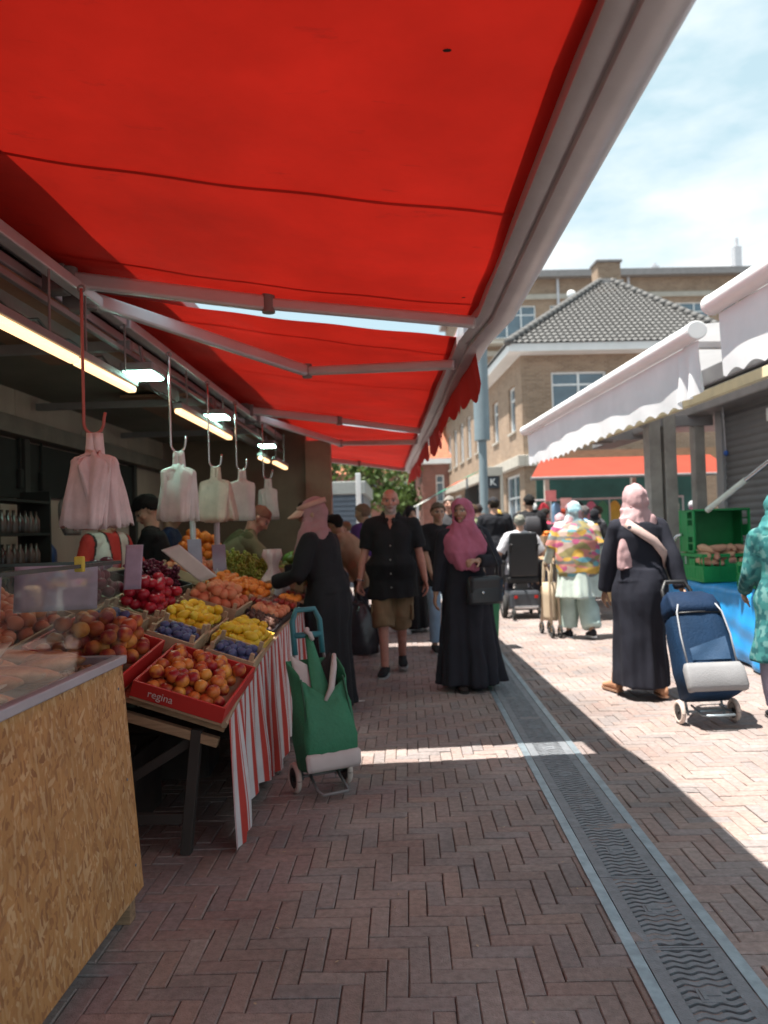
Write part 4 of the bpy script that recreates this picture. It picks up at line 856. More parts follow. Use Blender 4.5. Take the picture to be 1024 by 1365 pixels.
# --- hanging bag bundles
bagw = mat('thin_white_plastic', (.86, .85, .84), .45, .12, 6, .25, 40, trans=.35); bagp = mat('thin_pinkish_plastic', (.90, .79, .79), .45, .15, 6, .25, 40, trans=.3); bagb = mat('thin_brownish_plastic', (.72, .57, .48), .45, .18, 6, .25, 40, trans=.3)
def bag_bundle(x, y, zb, hh, w_, sheets, label, m, seed, rz=0, hooktop=2.46, cord=None):
    hh *= .90; w_ *= .90
    g = np.random.RandomState(seed); top = zb+hh; hook_z = top+.095
    t = thing('plastic_bag_bundle', label, 'plastic bags', (x, y, zb), rz, 'bundles of plastic bags on hooks'); mb = MB()
    for s in range(sheets):
        off = (s-(sheets-1)/2); a0 = off*.30+g.normal()*.16; roll = -off*.03+g.normal()*.025; cx = off*.02; cyy = off*.014+g.normal()*.01; W = w_*(.78+.22*g.rand()); rings = []
        for k in list(np.linspace(0, .78, 10))+[.82, .86, .89, .92, .95, 1]:
            z = hh*k+g.rand()*.004; ww = W*(.52-.03*k) if k < .86 else W*np.interp(k, [.86, .90, .935, .96, 1], [.495, .455, .26, .15, .15]); dep = .010+.02*math.sin(min(k*3.2, 3.14)) if k < .9 else .014
            ring = []
            for q in range(36):
                a = 2*math.pi*q/36; fo = .007*math.sin(a*5+s*2+k*1.5)*(1-k*.35)+.006*math.sin(a*11+k*4+s); px = (ww+fo*.4)*math.copysign(abs(math.cos(a))**.75, math.cos(a)); py = (dep+fo)*math.sin(a)
                drop = -.03*abs(math.sin(q*.55+s)) if k < .05 else (.016*math.sin(a*4+s) if k > .75 else 0)
                X_, Z_ = cx*(1-k)+px*math.cos(a0)-py*math.sin(a0), z+drop-hh; ring.append((X_*math.cos(roll)+Z_*math.sin(roll), cyy*(1.6-k)+px*math.sin(a0)+py*math.cos(a0), hh+Z_*math.cos(roll)-X_*math.sin(roll)))
            rings.append(ring)
        mb.loft(rings)
    bd = obj('bag_body', mb, m, t, smooth=True)
    mb = MB()
    for s in (-1, 1):
        for q in range(2): mb.grid([[(s*(.022-.010*k)+e*.018+.006*q, .012*q-.006, hh-.03+(hook_z-top+.03)*k) for e in (-1, 0, 1)] for k in np.linspace(0, 1, 5)])
    obj('handle', mb, m, t, smooth=True, solid=.004)
    h = thing('bag_hook', 'metal hook holding '+label[0].lower()+label[1:], 'hook', (x, y, hook_z), rz, 'hooks above the fruit stall')
    pts = [(-.042, 0, .05+(hooktop-hook_z-.05)*k) for k in np.linspace(1, .12, 6)]+[(-.042+.042*(1-math.cos(a)), 0, .045-.05*math.sin(a)) for a in np.linspace(0, 3.0, 12)]+[(.045, 0, .07), (.05, 0, .09)]
    obj('shaft', MB().path(pts, .007, 8), cord or chrome, h, smooth=True)
    obj('eye', MB().path([(-.042+.014*math.cos(a), 0, hooktop-hook_z+.014*math.sin(a)) for a in np.linspace(0, 6.283, 14)], .005, 6), alu_dark, h)
cordm = mat('pink_cord', (.42, .12, .10), .6)
bag_bundle(-1.355, 3.33, 1.425, .335, .25, 5, 'largest pinkish white bag bundle, hanging nearest the camera on the left', bagp, 1, .15, cord=cordm)
bag_bundle(-1.36, 4.60, 1.475, .335, .26, 4, 'second white bag bundle with a reddish streak, over the dark shirted vendor', bagw, 2, .3)
bag_bundle(-1.36, 5.50, 1.48, .31, .25, 4, 'brownish bag bundle hanging third in the row', bagb, 3, .1)
bag_bundle(-1.36, 6.40, 1.505, .34, .24, 3, 'white bag bundle hanging fourth in the row', bagw, 4, .5)
bag_bundle(-1.36, 7.62, 1.53, .32, .22, 2, 'smallest bag bundle hanging last, just above the vendor bending over', bagw, 5, .2)
obj_streak = mat('red_print', (.5, .12, .1), .6)
# things at the back of the kiosk
def sack(label, x, y, z0, z1, w_, m, seed, cat='bag'):
    t = thing('hanging_bag', label, cat, (x, y, z0)); h = z1-z0; rings = []
    for k in np.linspace(0, 1, 16):
        r_ = w_*(.35+.65*math.sin(min(k*2.6+.35, 2.4))) if k < .72 else w_*max(.1, .75*(1-(k-.72)/.28))
        rings.append([(r_*.5*math.cos(a)*(1+.1*math.sin(5*a+seed+3*k)), r_*math.sin(a)*(1+.1*math.sin(4*a+seed+2*k)), h*k) for a in np.linspace(0, 6.283, 28, endpoint=False)])
    obj('bag_body', MB().loft(rings), m, t, smooth=True); obj('handle', MB().path([(0, -.03, h-.01), (.02, 0, h+.16), (0, .03, h-.01)], .01, 6), m, t); return t
sack('shiny dark blue plastic bag hanging on the back wall of the kiosk', -3.05, 6.40, 1.0, 1.42, .17, mat('blue_plastic_bag', (.012, .045, .16), .3, .3, 8, .4, 25), 1)
sack('pale grey plastic bag bundle hanging behind the largest white one', -2.9, 6.62, 1.40, 1.82, .19, mat('grey_plastic_bag', (.26, .22, .21), .5, .2, 6, .3, 30), 2)
for i, y in enumerate((6.28, 6.66)):
    t = thing('wall_bar', ['dark bar with a weight on the back wall, left one', 'dark bar with a weight on the back wall, right one'][i], 'bar', (-3.18, y, 1.86)); obj('rod', MB().tube((0, 0, 0), (0, 0, .36), .012, n=8), dark, t); obj('weight', MB().box((0, 0, .02), (.04, .06, .16)), dark, t, bevel=.01)
t = thing('bottle_rack', 'dark rack of small bottles against the back wall at the far left', 'rack', (-2.95, 5.75, .0))
mb = MB()
for z in (.9, 1.15, 1.4, 1.65): mb.bx(-.12, .12, -.45, .3, z, z+.02)
mb.bx(-.12, .12, -.47, -.45, .0, 1.75); mb.bx(-.12, .12, .3, .32, .0, 1.75); obj('frame', mb, dark, t)
bm2 = MB().loft([[(r*math.cos(a), r*math.sin(a), z) for a in np.linspace(0, 6.283, 10, endpoint=False)] for r, z in ((.03, 0), (.032, .01), (.032, .1), (.012, .14), (.012, .17))]).mesh('bottle', True); bt_m = mat('dark_bottle', (.015, .012, .012), .2, rand=(.10, .07, .06)); first = None
for k, z in enumerate((.92, 1.17, 1.42)):
    for i in range(8):
        p = (-2.9, 5.36+i*.085, z)
        if first is None: first = tag(link('bottle', bm2, bt_m, None, p), 'small dark bottle standing on the rack at the far left', 'bottle', 'bottles on the rack')
        else: dup(first, None, p)

# ================================================================ RIGHT PRODUCE STALL
T = thing('tarp_table', 'trestle table hidden under the bright blue tarpaulin', 'table', (3.15, 8.1, 0))
obj('table_top', MB().bx(.02, .8, -1.5, 1.1, .64, .68), wood, T)
mb = MB()
for x in (.1, .7):
    for y in (-1.4, 1.0): mb.bx(x-.03, x+.03, y-.03, y+.03, 0, .64)
obj('leg', mb, wood, T)
tarp = mat('blue_tarpaulin', (.02, .31, .72), .35, .18, 5, .5, 7, trans=.15); P = []
for y in np.linspace(6.5, 9.28, 110):
    row = [(3.95, y, .70)]
    for k in np.linspace(0, 1, 5): row.append((3.9-.74*k, y, .70+.006*math.sin(y*9+k*5)))
    for k in np.linspace(.06, 1, 22): row.append((3.13+(.028*math.sin(y*5+k*2.5)+.016*math.sin(y*13-k*4)+.012*math.sin(k*17+y*3))*k-.05*k, y+.02*math.sin(k*6), .70-(.66+.02*math.sin(y*3))*k))
    P.append(row)
tag(obj('blue_tarpaulin', MB().grid(P), tarp, smooth=True, solid=.003), 'bright blue plastic tarpaulin draped down the produce table on the right', 'tarpaulin')
gcr = mat('green_crate_plastic', (.010, .27, .075), .4, .12, 6)
def green_crate(label, loc, w_, d_, h_, rx=0, group='green plastic crates on the blue table', solid=False):
    t = thing('plastic_crate', label, 'crate', loc, 0, group); t.rotation_euler = (rx, 0, 0)
    mb = MB().bx(-w_/2+.012, w_/2-.012, -d_/2+.012, d_/2-.012, 0, .012); obj('base', mb, gcr, t)
    def side(c, L_, ax):
        mb = MB(); n = int(L_/.085)
        def b(u0, u1, z0, z1, th=.012):
            if ax == 0: mb.bx(u0, u1, c-th/2, c+th/2, z0, z1)
            else: mb.bx(c-th/2, c+th/2, u0, u1, z0, z1)
        e = L_/2-(.0 if ax == 0 else .013); b(-e, e, h_-.035, h_, .02); b(-e, e, 0.0, .03, .016); b(-e, e, h_*.46, h_*.56)
        for k in range(n+1): u = -e+(2*e-.014)*k/n; b(u, u+.014, .03, h_-.035, .0125)
        b(-e+.014, e-.014, .03, h_*.46, .005); b(-L_*.13, L_*.13, h_*.56, h_-.06, .004)
        return mb
    obj('side_panel', side(-d_/2+.01, w_, 0), gcr, t); obj('side_panel', side(d_/2-.01, w_, 0), gcr, t); obj('end_panel', side(-w_/2+.01, d_, 1), gcr, t); obj('end_panel', side(w_/2-.01, d_, 1), gcr, t)
    if solid: obj('shade_sheet', MB().bx(-w_/2+.018, w_/2-.018, -d_/2+.018, -d_/2+.022, .013, h_-.04).bx(-w_/2+.018, w_/2-.018, d_/2-.022, d_/2-.018, .013, h_-.04), gdk, t)  # added dark green sheets stand for shade inside the tipped crate
    return t
gdk = mat('crate_shade_green', (.006, .06, .03), .6, .2)
green_crate('lowest green plastic crate, holding the brown tubers, on the blue tarpaulin', (3.46, 8.62, .71), .62, .68, .30)
green_crate('upper green crate tipped on its side with its dark opening to the front', (3.46, 8.96, 1.255), .62, .48, .44, R(90), solid=True)
green_crate('green crate on the blue table nearest the camera, behind the teal tunic', (3.55, 7.5, .71), .6, .4, .24)
tub_m = fruit_mat('tuber_skin', (.52, .31, .19), (.46, .22, .16), None, .7)
tubm = [fruit_meshes([(.004, -.13), (.022, -.11), (.042, -.05), (.047, .02), (.036, .08), (.016, .12), (.003, .14)], tub_m, 1, 12, .09, 60+i)[0] for i in range(3)]; first = None
for i in range(30):
    ly = i//12; x, y = 3.22+.095*(i % 6), 8.36+.16*((i//6) % 2)+.04*rnd.random(); p = (x, y, .93+.065*ly)
    if first is None: first = tag(link('sweet_potato', tubm[0], None, None, p), 'brown sweet potato heaped in the lowest green crate', 'tuber', 'sweet potatoes in the green crate'); o = first
    else: o = dup(first, None, p); o.data = tubm[i % 3]
    o.rotation_euler = (R(90)+rnd.uniform(-.3, .3), rnd.uniform(-.6, .6), rnd.uniform(-.7, .7))
t = thing('bent_rail', 'bent bright metal handle tube at the corner of the green crates', 'rail', (3.06, 8.9, 0))
obj('tube', MB().path([(0, 0, .72), (-.02, 0, .95), (-.01, 0, 1.13), (.03, -.03, 1.2), (.09, -.06, 1.22)], .02, 10), chrome, t, smooth=True)

# small goods on the counter deck
nut_m = mat('roasted_nut', (.30, .15, .07), .6, .3, 30, rand=(.42, .26, .14)); nutm = lump((.016, .012, .011), 77, 8, 6); nutm.materials.append(nut_m)
for q, (x, y) in enumerate(((-1.20, 2.80-.17), (-1.80, 2.62), (-1.24, 1.45))):
    t = thing('goods_tray', ['shallow brown tray of small pastries at the glass corner', 'shallow brown tray of small pastries behind the corner one', 'shallow brown tray of small pastries near the left edge'][q], 'tray', (x, y, .866))
    mb = MB().bx(-.10, .10, -.11, .11, 0, .008); [mb.bx(s*.1-.005, s*.1+.005, -.11, .11, .008, .045) for s in (-1, 1)]; obj('tray_body', mb, wood, t)
    first = fills.get('pastry%d' % q)
    for i in range(34):
        p = (x-.075+.03*(i % 6), y-.085+.034*((i//6) % 6)+.008*rnd.random(), .89+.018*rnd.random())
        lb = ('small brown pastry in the tray at the glass corner', 'small brown pastry in the tray behind the corner', 'small brown pastry in the tray near the left edge')[q]
        if first is None: first = tag(link('pastry', nutm, None, None, p), lb, 'pastry', lb.replace('small brown pastry', 'pastries'))
        else: dup(first, None, p, rnd.random()*6)
# ================================================================ PEOPLE
def rig(h=1.75, lean=0, hip=(0, 0), ankles=((-.1, 0), (.1, 0)), lift=(0, 0), hands=None, head=(0, 0), pz=None, wd=1., sh=1., poles=None, side=0, toe=(0, 0)):
    s = h/1.75; J = dict(s=s, wd=wd); lean = R(lean)
    if pz is None: pz = .94*s-.004-.10*max(0, abs(ankles[0][1]-ankles[1][1])-.2)
    P = A(hip[0], hip[1], pz); U = nrm((math.sin(R(side)), math.sin(lean), math.cos(lean))); X = nrm(np.cross(A(0, math.cos(lean), -math.sin(lean)), U)); F = np.cross(U, X)
    J.update(P=P, U=U, F=F, X=X); J['neck'] = P+U*.53*s; c = P+U*.462*s
    J['S'] = [c-X*.165*s*wd*sh, c+X*.165*s*wd*sh]; J['H'] = [P-X*.085*s*wd-A(0, 0, .03*s), P+X*.085*s*wd-A(0, 0, .03*s)]
    def ik(a, t, l1, l2, pole):
        a, t = np.asarray(a, float), np.asarray(t, float); d = np.linalg.norm(t-a); dm = min(d, (l1+l2)*.998); t = a+(t-a)*dm/max(d, 1e-6); u = nrm(t-a)
        x = (l1*l1-l2*l2+dm*dm)/(2*dm); y = math.sqrt(max(0, l1*l1-x*x)); p = np.asarray(pole, float); p = nrm(p-u*(p@u)); return a+u*x+p*y, t
    J['K'], J['A'] = [], []
    for i in (0, 1):
        k, a = ik(J['H'][i], (ankles[i][0], ankles[i][1], .085*s+lift[i]), .416*s, .416*s, (0 if pz > .7*s else (-.1, .1)[i], 1, .05)); J['K'].append(k); J['A'].append(a)
    if hands is None: hands = ((-.26*wd, .05, .80*s), (.26*wd, .05, .80*s))
    J['E'], J['W'] = [], []
    for i in (0, 1):
        e, w_ = ik(J['S'][i], hands[i], .285*s, .25*s, poles[i] if poles else ((-.35, -1, -.3) if i == 0 else (.35, -1, -.3))); J['E'].append(e); J['W'].append(w_)
    y, p = R(head[0]), R(head[1]); J['HM'] = rotz(y) @ rotx(-p); J['head'] = J['neck']+nrm(U+A(0, 0, .8))*.150*s+J['HM']@A(0, .018*s, 0); J['toe'] = toe; J['lift'] = lift
    return J
def ring(c, X, F, rx, ry, n=28, pw=.9):
    a = np.linspace(0, 2*math.pi, n, endpoint=False); ca, sa = np.cos(a), np.sin(a)
    return c+np.outer(np.sign(ca)*np.abs(ca)**pw*rx, X)+np.outer(np.sign(sa)*np.abs(sa)**pw*ry, F)
TR = [(-.10, .10, .085, 0), (-.05, .152, .112, -.01), (.02, .165, .12, -.01), (.10, .148, .11, 0), (.19, .142, .108, .005), (.29, .158, .118, .008), (.38, .172, .115, 0), (.45, .165, .095, -.008), (.495, .12, .078, -.012), (.525, .062, .06, -.008)]
def torso(mb, J, g=0., lo=-.2, hi=.6, belly=0, drop=0, n=28, k_=1.):
    s, wd = J['s'], J['wd']*k_; rs = []
    for z, rx, ry, fy in TR:
        if z < lo or z > hi: continue
        if drop and z < .12: rx, ry = max(rx, .185), max(ry, .134)
        b = belly*math.exp(-((z-.12)/.13)**2); rs.append(ring(J['P']+J['U']*z*s+J['F']*(fy+b*.6)*s, J['X'], J['F'], rx*s*wd+g+b*.3, ry*s*wd+g+b*.5, n))
    if drop: z, rx, ry, fy = [t for t in TR if t[0] >= lo][0]; rs.insert(0, ring(J['P']+A(0, 0, z*s-drop)+J['F']*fy*s, J['X'], J['F'], .182*s*wd+g*1.5+belly*.15, .135*s*wd+g*1.5+belly*.5, n))
    mb.loft(rs)
    for i in (0, 1) if hi > .42 else (): mb.tube(J['P']+J['U']*.488*s+J['X']*(-.03, .03)[i]*s, J['S'][i]-J['U']*.004, .050*s+g, .055*s*k_+g, 14, True)
def limb(mb, pts, rad, n=14): 
    for i in range(len(pts)-1): mb.tube(pts[i], pts[i+1], rad[i], rad[i+1], n)
    for p, r in zip(pts, rad): mb.ell(p, (r,)*3, n=n, m=8)
def hand(mb, J, i, curl=.5, pn=None, s=None):
    s = J['s']; w_, e = J['W'][i], J['E'][i]; d = nrm(w_-e); n_ = np.asarray(pn, float) if pn is not None else A((1, -1)[i], 0, 0); n_ = nrm(n_-d*(n_@d)); b = np.cross(d, n_)*(1 if i == 0 else -1)
    M = np.stack([b, d, n_], 1); pc = w_+d*.052*s; mb.ell(pc, (.040*s, .056*s, .017*s), M, 14, 10)
    for k, (u, L_) in enumerate(((.031, .068), (.0105, .078), (-.0105, .072), (-.031, .056))):
        p = w_+d*.088*s+b*u*s; ang = .25; rr = (.0098, .0088, .0078)
        dd = d
        for q, fr in enumerate((.45, .32, .26)):
            ang += curl*(.55+.12*k) if q else curl*.4; dd = d*math.cos(ang)+n_*math.sin(ang)+b*u*1.5*(1-curl); dd = nrm(dd); p2 = p+dd*L_*fr*s; mb.tube(p, p2, rr[q]*s, rr[q]*.92*s, 8, True); p = p2
    p = w_+d*.022*s+b*.032*s; dd = nrm(d*.72+b*.62+n_*.25)
    for q, L_ in enumerate((.045, .03, .025)): p2 = p+dd*L_*s; mb.tube(p, p2, (.0125-.0012*q)*s, (.0115-.0012*q)*s, 8, True); p = p2; dd = nrm(dd+n_*.35*curl+d*.25)
def headmesh(mb, J):
    s, M, c = J['s'], J['HM'], J['head']
    E = lambda o, r, n=18, m=12: mb.ell(c+M@A(*o)*s, A(*r)*s, M, n, m)
    E((0, -.012, .026), (.0745, .096, .087), 24, 16); E((0, .02, -.042), (.056, .066, .070), 20, 14); E((0, .024, -.012), (.065, .071, .075), 20, 14); E((0, .068, -.088), (.026, .022, .02)); E((0, .083, .028), (.046, .012, .009))
    mb.tube(c+M@A(0, .088, .014)*s, c+M@A(0, .104, -.022)*s, .0085*s, .0135*s, 10, True); E((0, .095, -.027), (.019, .012, .010)); E((0, .088, -.052), (.023, .011, .006)); E((0, .086, -.062), (.020, .011, .006))
    for q in (-1, 1): E((q*.074, -.008, -.008), (.010, .019, .031)); E((q*.042, .062, -.022), (.022, .018, .02))
    mb.tube(J['neck']-J['U']*.03*s, c+M@A(0, -.02, -.06)*s, .060*s*J['wd']**.5, .052*s, 16, True)
SK = {'light': (.50, .29, .21), 'pink': (.52, .24, .18), 'tan': (.36, .205, .135), 'brown': (.25, .13, .08)}
def body(J, skin, label, loc, rz, vox=.007, curl=(.5, .5), pn=(None, None), group=None, beard=None, feet=True, lips=(.36, .13, .11), belly=0, handson=True, slim=.86, legk=.8):
    s = J['s']; mb = MB(); torso(mb, J, -.008, belly=belly*.6, k_=slim); headmesh(mb, J)
    for i in (0, 1):
        limb(mb, [J['H'][i], J['K'][i]], [.083*s*J['wd']*legk, .054*s*legk]); k, a = J['K'][i], J['A'][i]; d = a-k; bk = nrm(np.cross(d, J['X']))*(1 if np.cross(d, J['X'])[1] < 0 else -1)
        mb.tube(k, a, .052*s, .036*s, 14, True); mb.ell(k+d*.3+bk*.018*s, (.046*s, .05*s, .12*s), None, 14, 10)
        t = R(J['toe'][i]); mb.ell(a+A(-math.sin(t)*.06, math.cos(t)*.06, -.055)*s, (.028*s, .085*s, .02*s), rotz(t), 14, 8)
        limb(mb, [J['S'][i], J['E'][i]], [.046*s*J['wd'], .037*s]); limb(mb, [J['E'][i], J['E'][i]*.65+J['W'][i]*.35, J['W'][i]], [.038*s, .041*s, .026*s])
        if handson: hand(mb, J, i, curl[i], pn[i])
        else: mb.ell(J['W'][i]+nrm(J['W'][i]-J['E'][i])*.07*s, (.035*s, .035*s, .07*s))
    me = fuse(mb, vox, 3, .5); v = getv(me); q = (v-J['head'])@J['HM']/s; sk = np.array(SK[skin]); col = np.repeat(sk[None], len(v), 0); near = (np.abs(q[:, 2]) < .14) & (np.abs(q[:, 0]) < .1)
    col *= (1+.06*wob(v, 14, 4))[:, None]
    fr = near & (q[:, 1] > .045)
    cheek = fr & (np.abs(np.abs(q[:, 0])-.04) < .022) & (np.abs(q[:, 2]+.022) < .022); col[cheek] *= (1.06, .9, .88)
    for sx in (-1, 1):
        ey = ((q[:, 0]-sx*.031)/.015)**2+((q[:, 2]-.006)/.0068)**2; col[fr & (ey < 1)] = (.42, .38, .34); ey2 = ((q[:, 0]-sx*.031)/.007)**2+((q[:, 2]-.006)/.007)**2; col[fr & (ey2 < 1)] = (.02, .013, .01)
        ln = fr & (np.abs(q[:, 0]-sx*.031) < .018) & (np.abs(q[:, 2]-.0155) < .0032); col[ln] = (.03, .02, .015)
        br = fr & (np.abs(q[:, 0]-sx*.032) < .021) & (np.abs(q[:, 2]-.029-.25*(.03-np.abs(np.abs(q[:, 0])-.034))*0) < .0036); col[br] = col[br]*.4
    lp = fr & ((q[:, 0]/.024)**2+((q[:, 2]+.057)/.0105)**2 < 1); col[lp] = lips
    if beard is not None: bd = near & (q[:, 1] > -.01) & (q[:, 2] < -.034) & (q[:, 2] > -.125) & ~lp & ((q[:, 2] < -.062) | (np.abs(q[:, 0]) > .03) | (q[:, 2] > -.05)*(q[:, 2] < -.04)); col[bd] = col[bd]*.45+np.array(beard)*.55
    paint(me, np.clip(col, 0, 1)); o = link('person', me, skin_m, None, loc); o.rotation_euler = (0, 0, rz); tag(o, label, 'person', group); o['J'] = 0; del o['J']; return o
def flatmat(c, k=[0]):
    key = tuple(c)
    if key not in cmats: cmats[key] = mat('woven_cloth', c, .85, .14, 7, .3, 240, spec=.25)
    return cmats[key]
cmats = {}
def cloth(name, mb, m, par, vox=.009, it=5, wr=(.006, 22), seed=0, cutf=None, pf=None, st=(1, 1, .45), solid=0):
    me = fuse(mb, vox, it, .5)
    if wr: wrinkle(me, wr[0], wr[1], seed, st); wrinkle(me, wr[0]*.35, wr[1]*2.4, seed+50, st)
    if cutf is not None: v = getv(me); cut(me, cutf(v))
    if pf is not None: paint(me, pf(getv(me)))
    o = link(name, me, m if not isinstance(m, tuple) else flatmat(m), par)
    if solid: q = o.modifiers.new('solid', 'SOLIDIFY'); q.thickness = solid; q.offset = -1
    return o
def lerp(a, b, t): return np.asarray(a)*(1-t)+np.asarray(b)*t
def shirt(J, par, m, slv=.75, hem=.08, g=.016, seed=0, pf=None, vox=.009, name='shirt', belly=0, wr=(.011, 19)):
    s = J['s']; mb = MB(); torso(mb, J, g, lo=-.06, hi=.5 if name != 'jacket' else .53, belly=belly, drop=hem)
    mb.loft([ring(J['P']+J['U']*z*s, J['X'], J['F'], r*s, r*.95*s) for z, r in ((.46, .098), (.515, .083), (.528, .076))])
    for i in (0, 1):
        S, E, W = J['S'][i], J['E'][i], J['W'][i]; c0 = J['P']+J['U']*.44*s; S2 = lerp(S, c0, .25); mb.tube(S, lerp(S, E, min(slv, 1)), .070*s*J['wd'], .062*s*J['wd'], 18)
        if slv <= 1: e = lerp(S, E, slv); mb.tube(S2, lerp(S, E, slv*.3), .074*s*J['wd'], .072*s*J['wd'], 18); mb.tube(lerp(S, E, slv*.2), e, .071*s*J['wd'], (.064+.012*(1-slv))*s*J['wd'], 18)
        else: mb.tube(S2, E, .074*s*J['wd'], .056*s, 18); mb.ell(E, (.056*s,)*3); mb.tube(E, lerp(E, W, slv-1), .055*s, .041*s, 16)
        mb.ell(S, (.066*s*J['wd'],)*3, n=16)
    return cloth(name, mb, m, par, vox, 4, wr, seed, pf=pf)
def trousers(J, par, m, ln=.97, r=(.098, .072, .062), g=.012, seed=0, pf=None, vox=.009, name='trousers', wr=(.008, 20)):
    s = J['s']; mb = MB(); torso(mb, J, g, lo=-.12, hi=.1)
    for i in (0, 1):
        h, k, a = J['H'][i], J['K'][i], J['A'][i]; mb.tube(lerp(h, k, -.05), lerp(h, k, 1 if ln > .5 else .9), r[0]*s*J['wd'], r[1]*s, 18); (mb.ell(k, (r[1]*s,)*3, n=16) if ln > .5 else None)
        if ln > .5: mb.tube(k, lerp(k, a, (ln-.5)*2), r[1]*s, r[2]*s, 18)
        else: mb.tube(lerp(h, k, .86), lerp(k, a, .13), r[1]*s*1.0, r[1]*s*.98, 20)
    return cloth(name, mb, m, par, vox, 3, wr, seed, pf=pf)
def shoes(J, par, m, sole=(.5, .5, .5), kind='shoe'):
    s = J['s']
    for i in (0, 1):
        a = J['A'][i]; t = R(J['toe'][i]); pit = J['lift'][i]*1.6; M = rotz(t)@rotx(-pit); base = a+A(0, 0, -.085*s); mb = MB()
        def rr(y, hw, h0, h1): return [base+A(0, 0, 0)+M@(A(x, y, z)*s) for x, z in [(hw*math.cos(q)*abs(math.cos(q))**-.3 if abs(math.cos(q)) > .05 else 0, (h0+h1)/2+(h1-h0)/2*math.sin(q)) for q in np.linspace(0, 6.283, 14, endpoint=False)]]
        mb.loft([rr(y, hw, .012, hz) for y, hw, hz in ((-.075, .022, .06), (-.06, .034, .095), (-.01, .038, .105), (.05, .041, .082), (.11, .046, .06), (.155, .040, .05), (.18, .02, .035))])
        o = obj(kind, mb, m if not isinstance(m, tuple) else flatmat(m), par, smooth=True); mb = MB()
        pts = [(-.08, .025), (-.06, .037), (0, .039), (.06, .043), (.12, .049), (.165, .040), (.188, .02)]; out = [(w_, y) for y, w_ in pts]+[(-w_, y) for y, w_ in reversed(pts)]
        mb.loft([[base+M@(A(x, y, z)*s) for x, y in out] for z in (0, .016)]); obj('sole', mb, flatmat(sole), o)
def robe(J, par, m, hem=.05, hr=(.30, .27), hemc=None, nf=9, fold=.10, seed=0, slv=.98, cuff=.052, g=.02, vox=.009, name='robe', pf=None, top=.5, wr=(.011, 13), shape=None):
    s = J['s']; mb = MB(); torso(mb, J, g, lo=.0, hi=top); n = 110; a = np.linspace(0, 2*math.pi, n, endpoint=False); hc = A(*(hemc if hemc is not None else (lerp(J['A'][0], J['A'][1], .5)[0], lerp(J['A'][0], J['A'][1], .5)[1])), hem); rs = []
    p0 = J['P']+J['U']*.12*s
    for t in np.linspace(1, 0, 16):
        c = p0*(1-t)+hc*t; e = t**.85; rx, ry = lerp(.150*s*J['wd']+g, hr[0], e), lerp(.115*s*J['wd']+g, hr[1], e); bump_ = math.exp(-((t-.22)/.16)**2)*.02
        f = 1+fold*t**.8*np.sin(nf*a+seed+1.3*np.sin(a*2+seed)+t*.8)+fold*.4*t*np.sin(nf*2.1*a+seed*2)
        if shape is not None: f = f*(1+t*shape(a))
        X_, F_ = nrm(lerp(J['X'], (1, 0, 0), t)), nrm(lerp(J['F'], (0, 1, 0), t)); rs.append(c+np.outer(np.cos(a)*(rx+bump_)*f, X_)+np.outer(np.sin(a)*(ry+bump_)*f, F_))
    mb.loft(rs)
    for i in (0, 1):
        S, E, W = J['S'][i], J['E'][i], J['W'][i]; c0 = J['P']+J['U']*.42*s; mb.tube(lerp(S, c0, .3), E, .074*s*J['wd'], .064*s, 18); mb.tube(S, E, .068*s*J['wd'], .064*s, 18); mb.ell(S, (.062*s*J['wd'],)*3, n=16); mb.ell(E, (.064*s,)*3, n=16); mb.tube(E, lerp(E, W, slv), .064*s, cuff*s, 18)
    return cloth(name, mb, m, par, vox, 4, wr, seed, pf=pf, st=(1.3, 1.3, .28))
def hijab(J, par, m, seed=0, chest=.30, vox=.008, pf=None, tail=0, face=True, wr=(.013, 26), wide=.19, back=.14, fw=.053):
    s, M, c, U, F, X = J['s'], J['HM'], J['head'], J['U'], J['F'], J['X']; mb = MB()
    mb.ell(c+M@A(0, -.020, .022)*s, A(.096, .120, .108)*s, M, 24, 16); mb.ell(c+M@A(0, -.062, -.012)*s, A(.084, .086, .085)*s, M, 20, 12); mb.ell(c+M@A(0, -.004, -.055)*s, A(.092, .104, .095)*s, M, 22, 14)
    nb = J['neck']; rs = [ring(c+M@A(0, -.005, -.07)*s, M[:, 0], M[:, 1], .108*s, .116*s), ring(nb+U*.035*s+F*.006, X, F, .118*s, .118*s), ring(nb-U*.01*s+F*.008, X, F, .145*s*J['wd'], .124*s), ring(nb-U*.07*s+F*.012, X, F, wide*s*J['wd'], .132*s)]
    if chest > .1: rs += [ring(nb-U*(.075+(chest-.1)*.5)*s+F*.055, X, F, wide*.95*s*J['wd'], .145*s), ring(nb-U*chest*s+F*.12, X, F, wide*.5*s, .075*s)]
    mb.loft(rs)
    if back: mb.loft([ring(nb-U*k*s-F*(.045+.02*k), X, F, wide*(.8-.9*k)*s, .075*s) for k in (0, back*.5, back)])
    if tail: mb.loft([ring(nb+X*tail*(.115+.02*k)*s-F*(.055+.03*k)-U*(k*.42-.01)*s, X, F, (.058+.022*k)*s, .03*s) for k in np.linspace(0, 1, 6)])
    def keep(v):
        q = (v-c)@M/s; return ~((q[:, 1] > .035) & ((q[:, 0]/fw)**2+((q[:, 2]+.014)/.079)**2 < 1))
    return cloth('headscarf', mb, m, par, vox, 4, wr, seed, cutf=keep if face else None, pf=pf, st=(1.2, 1.2, .3), solid=.006)
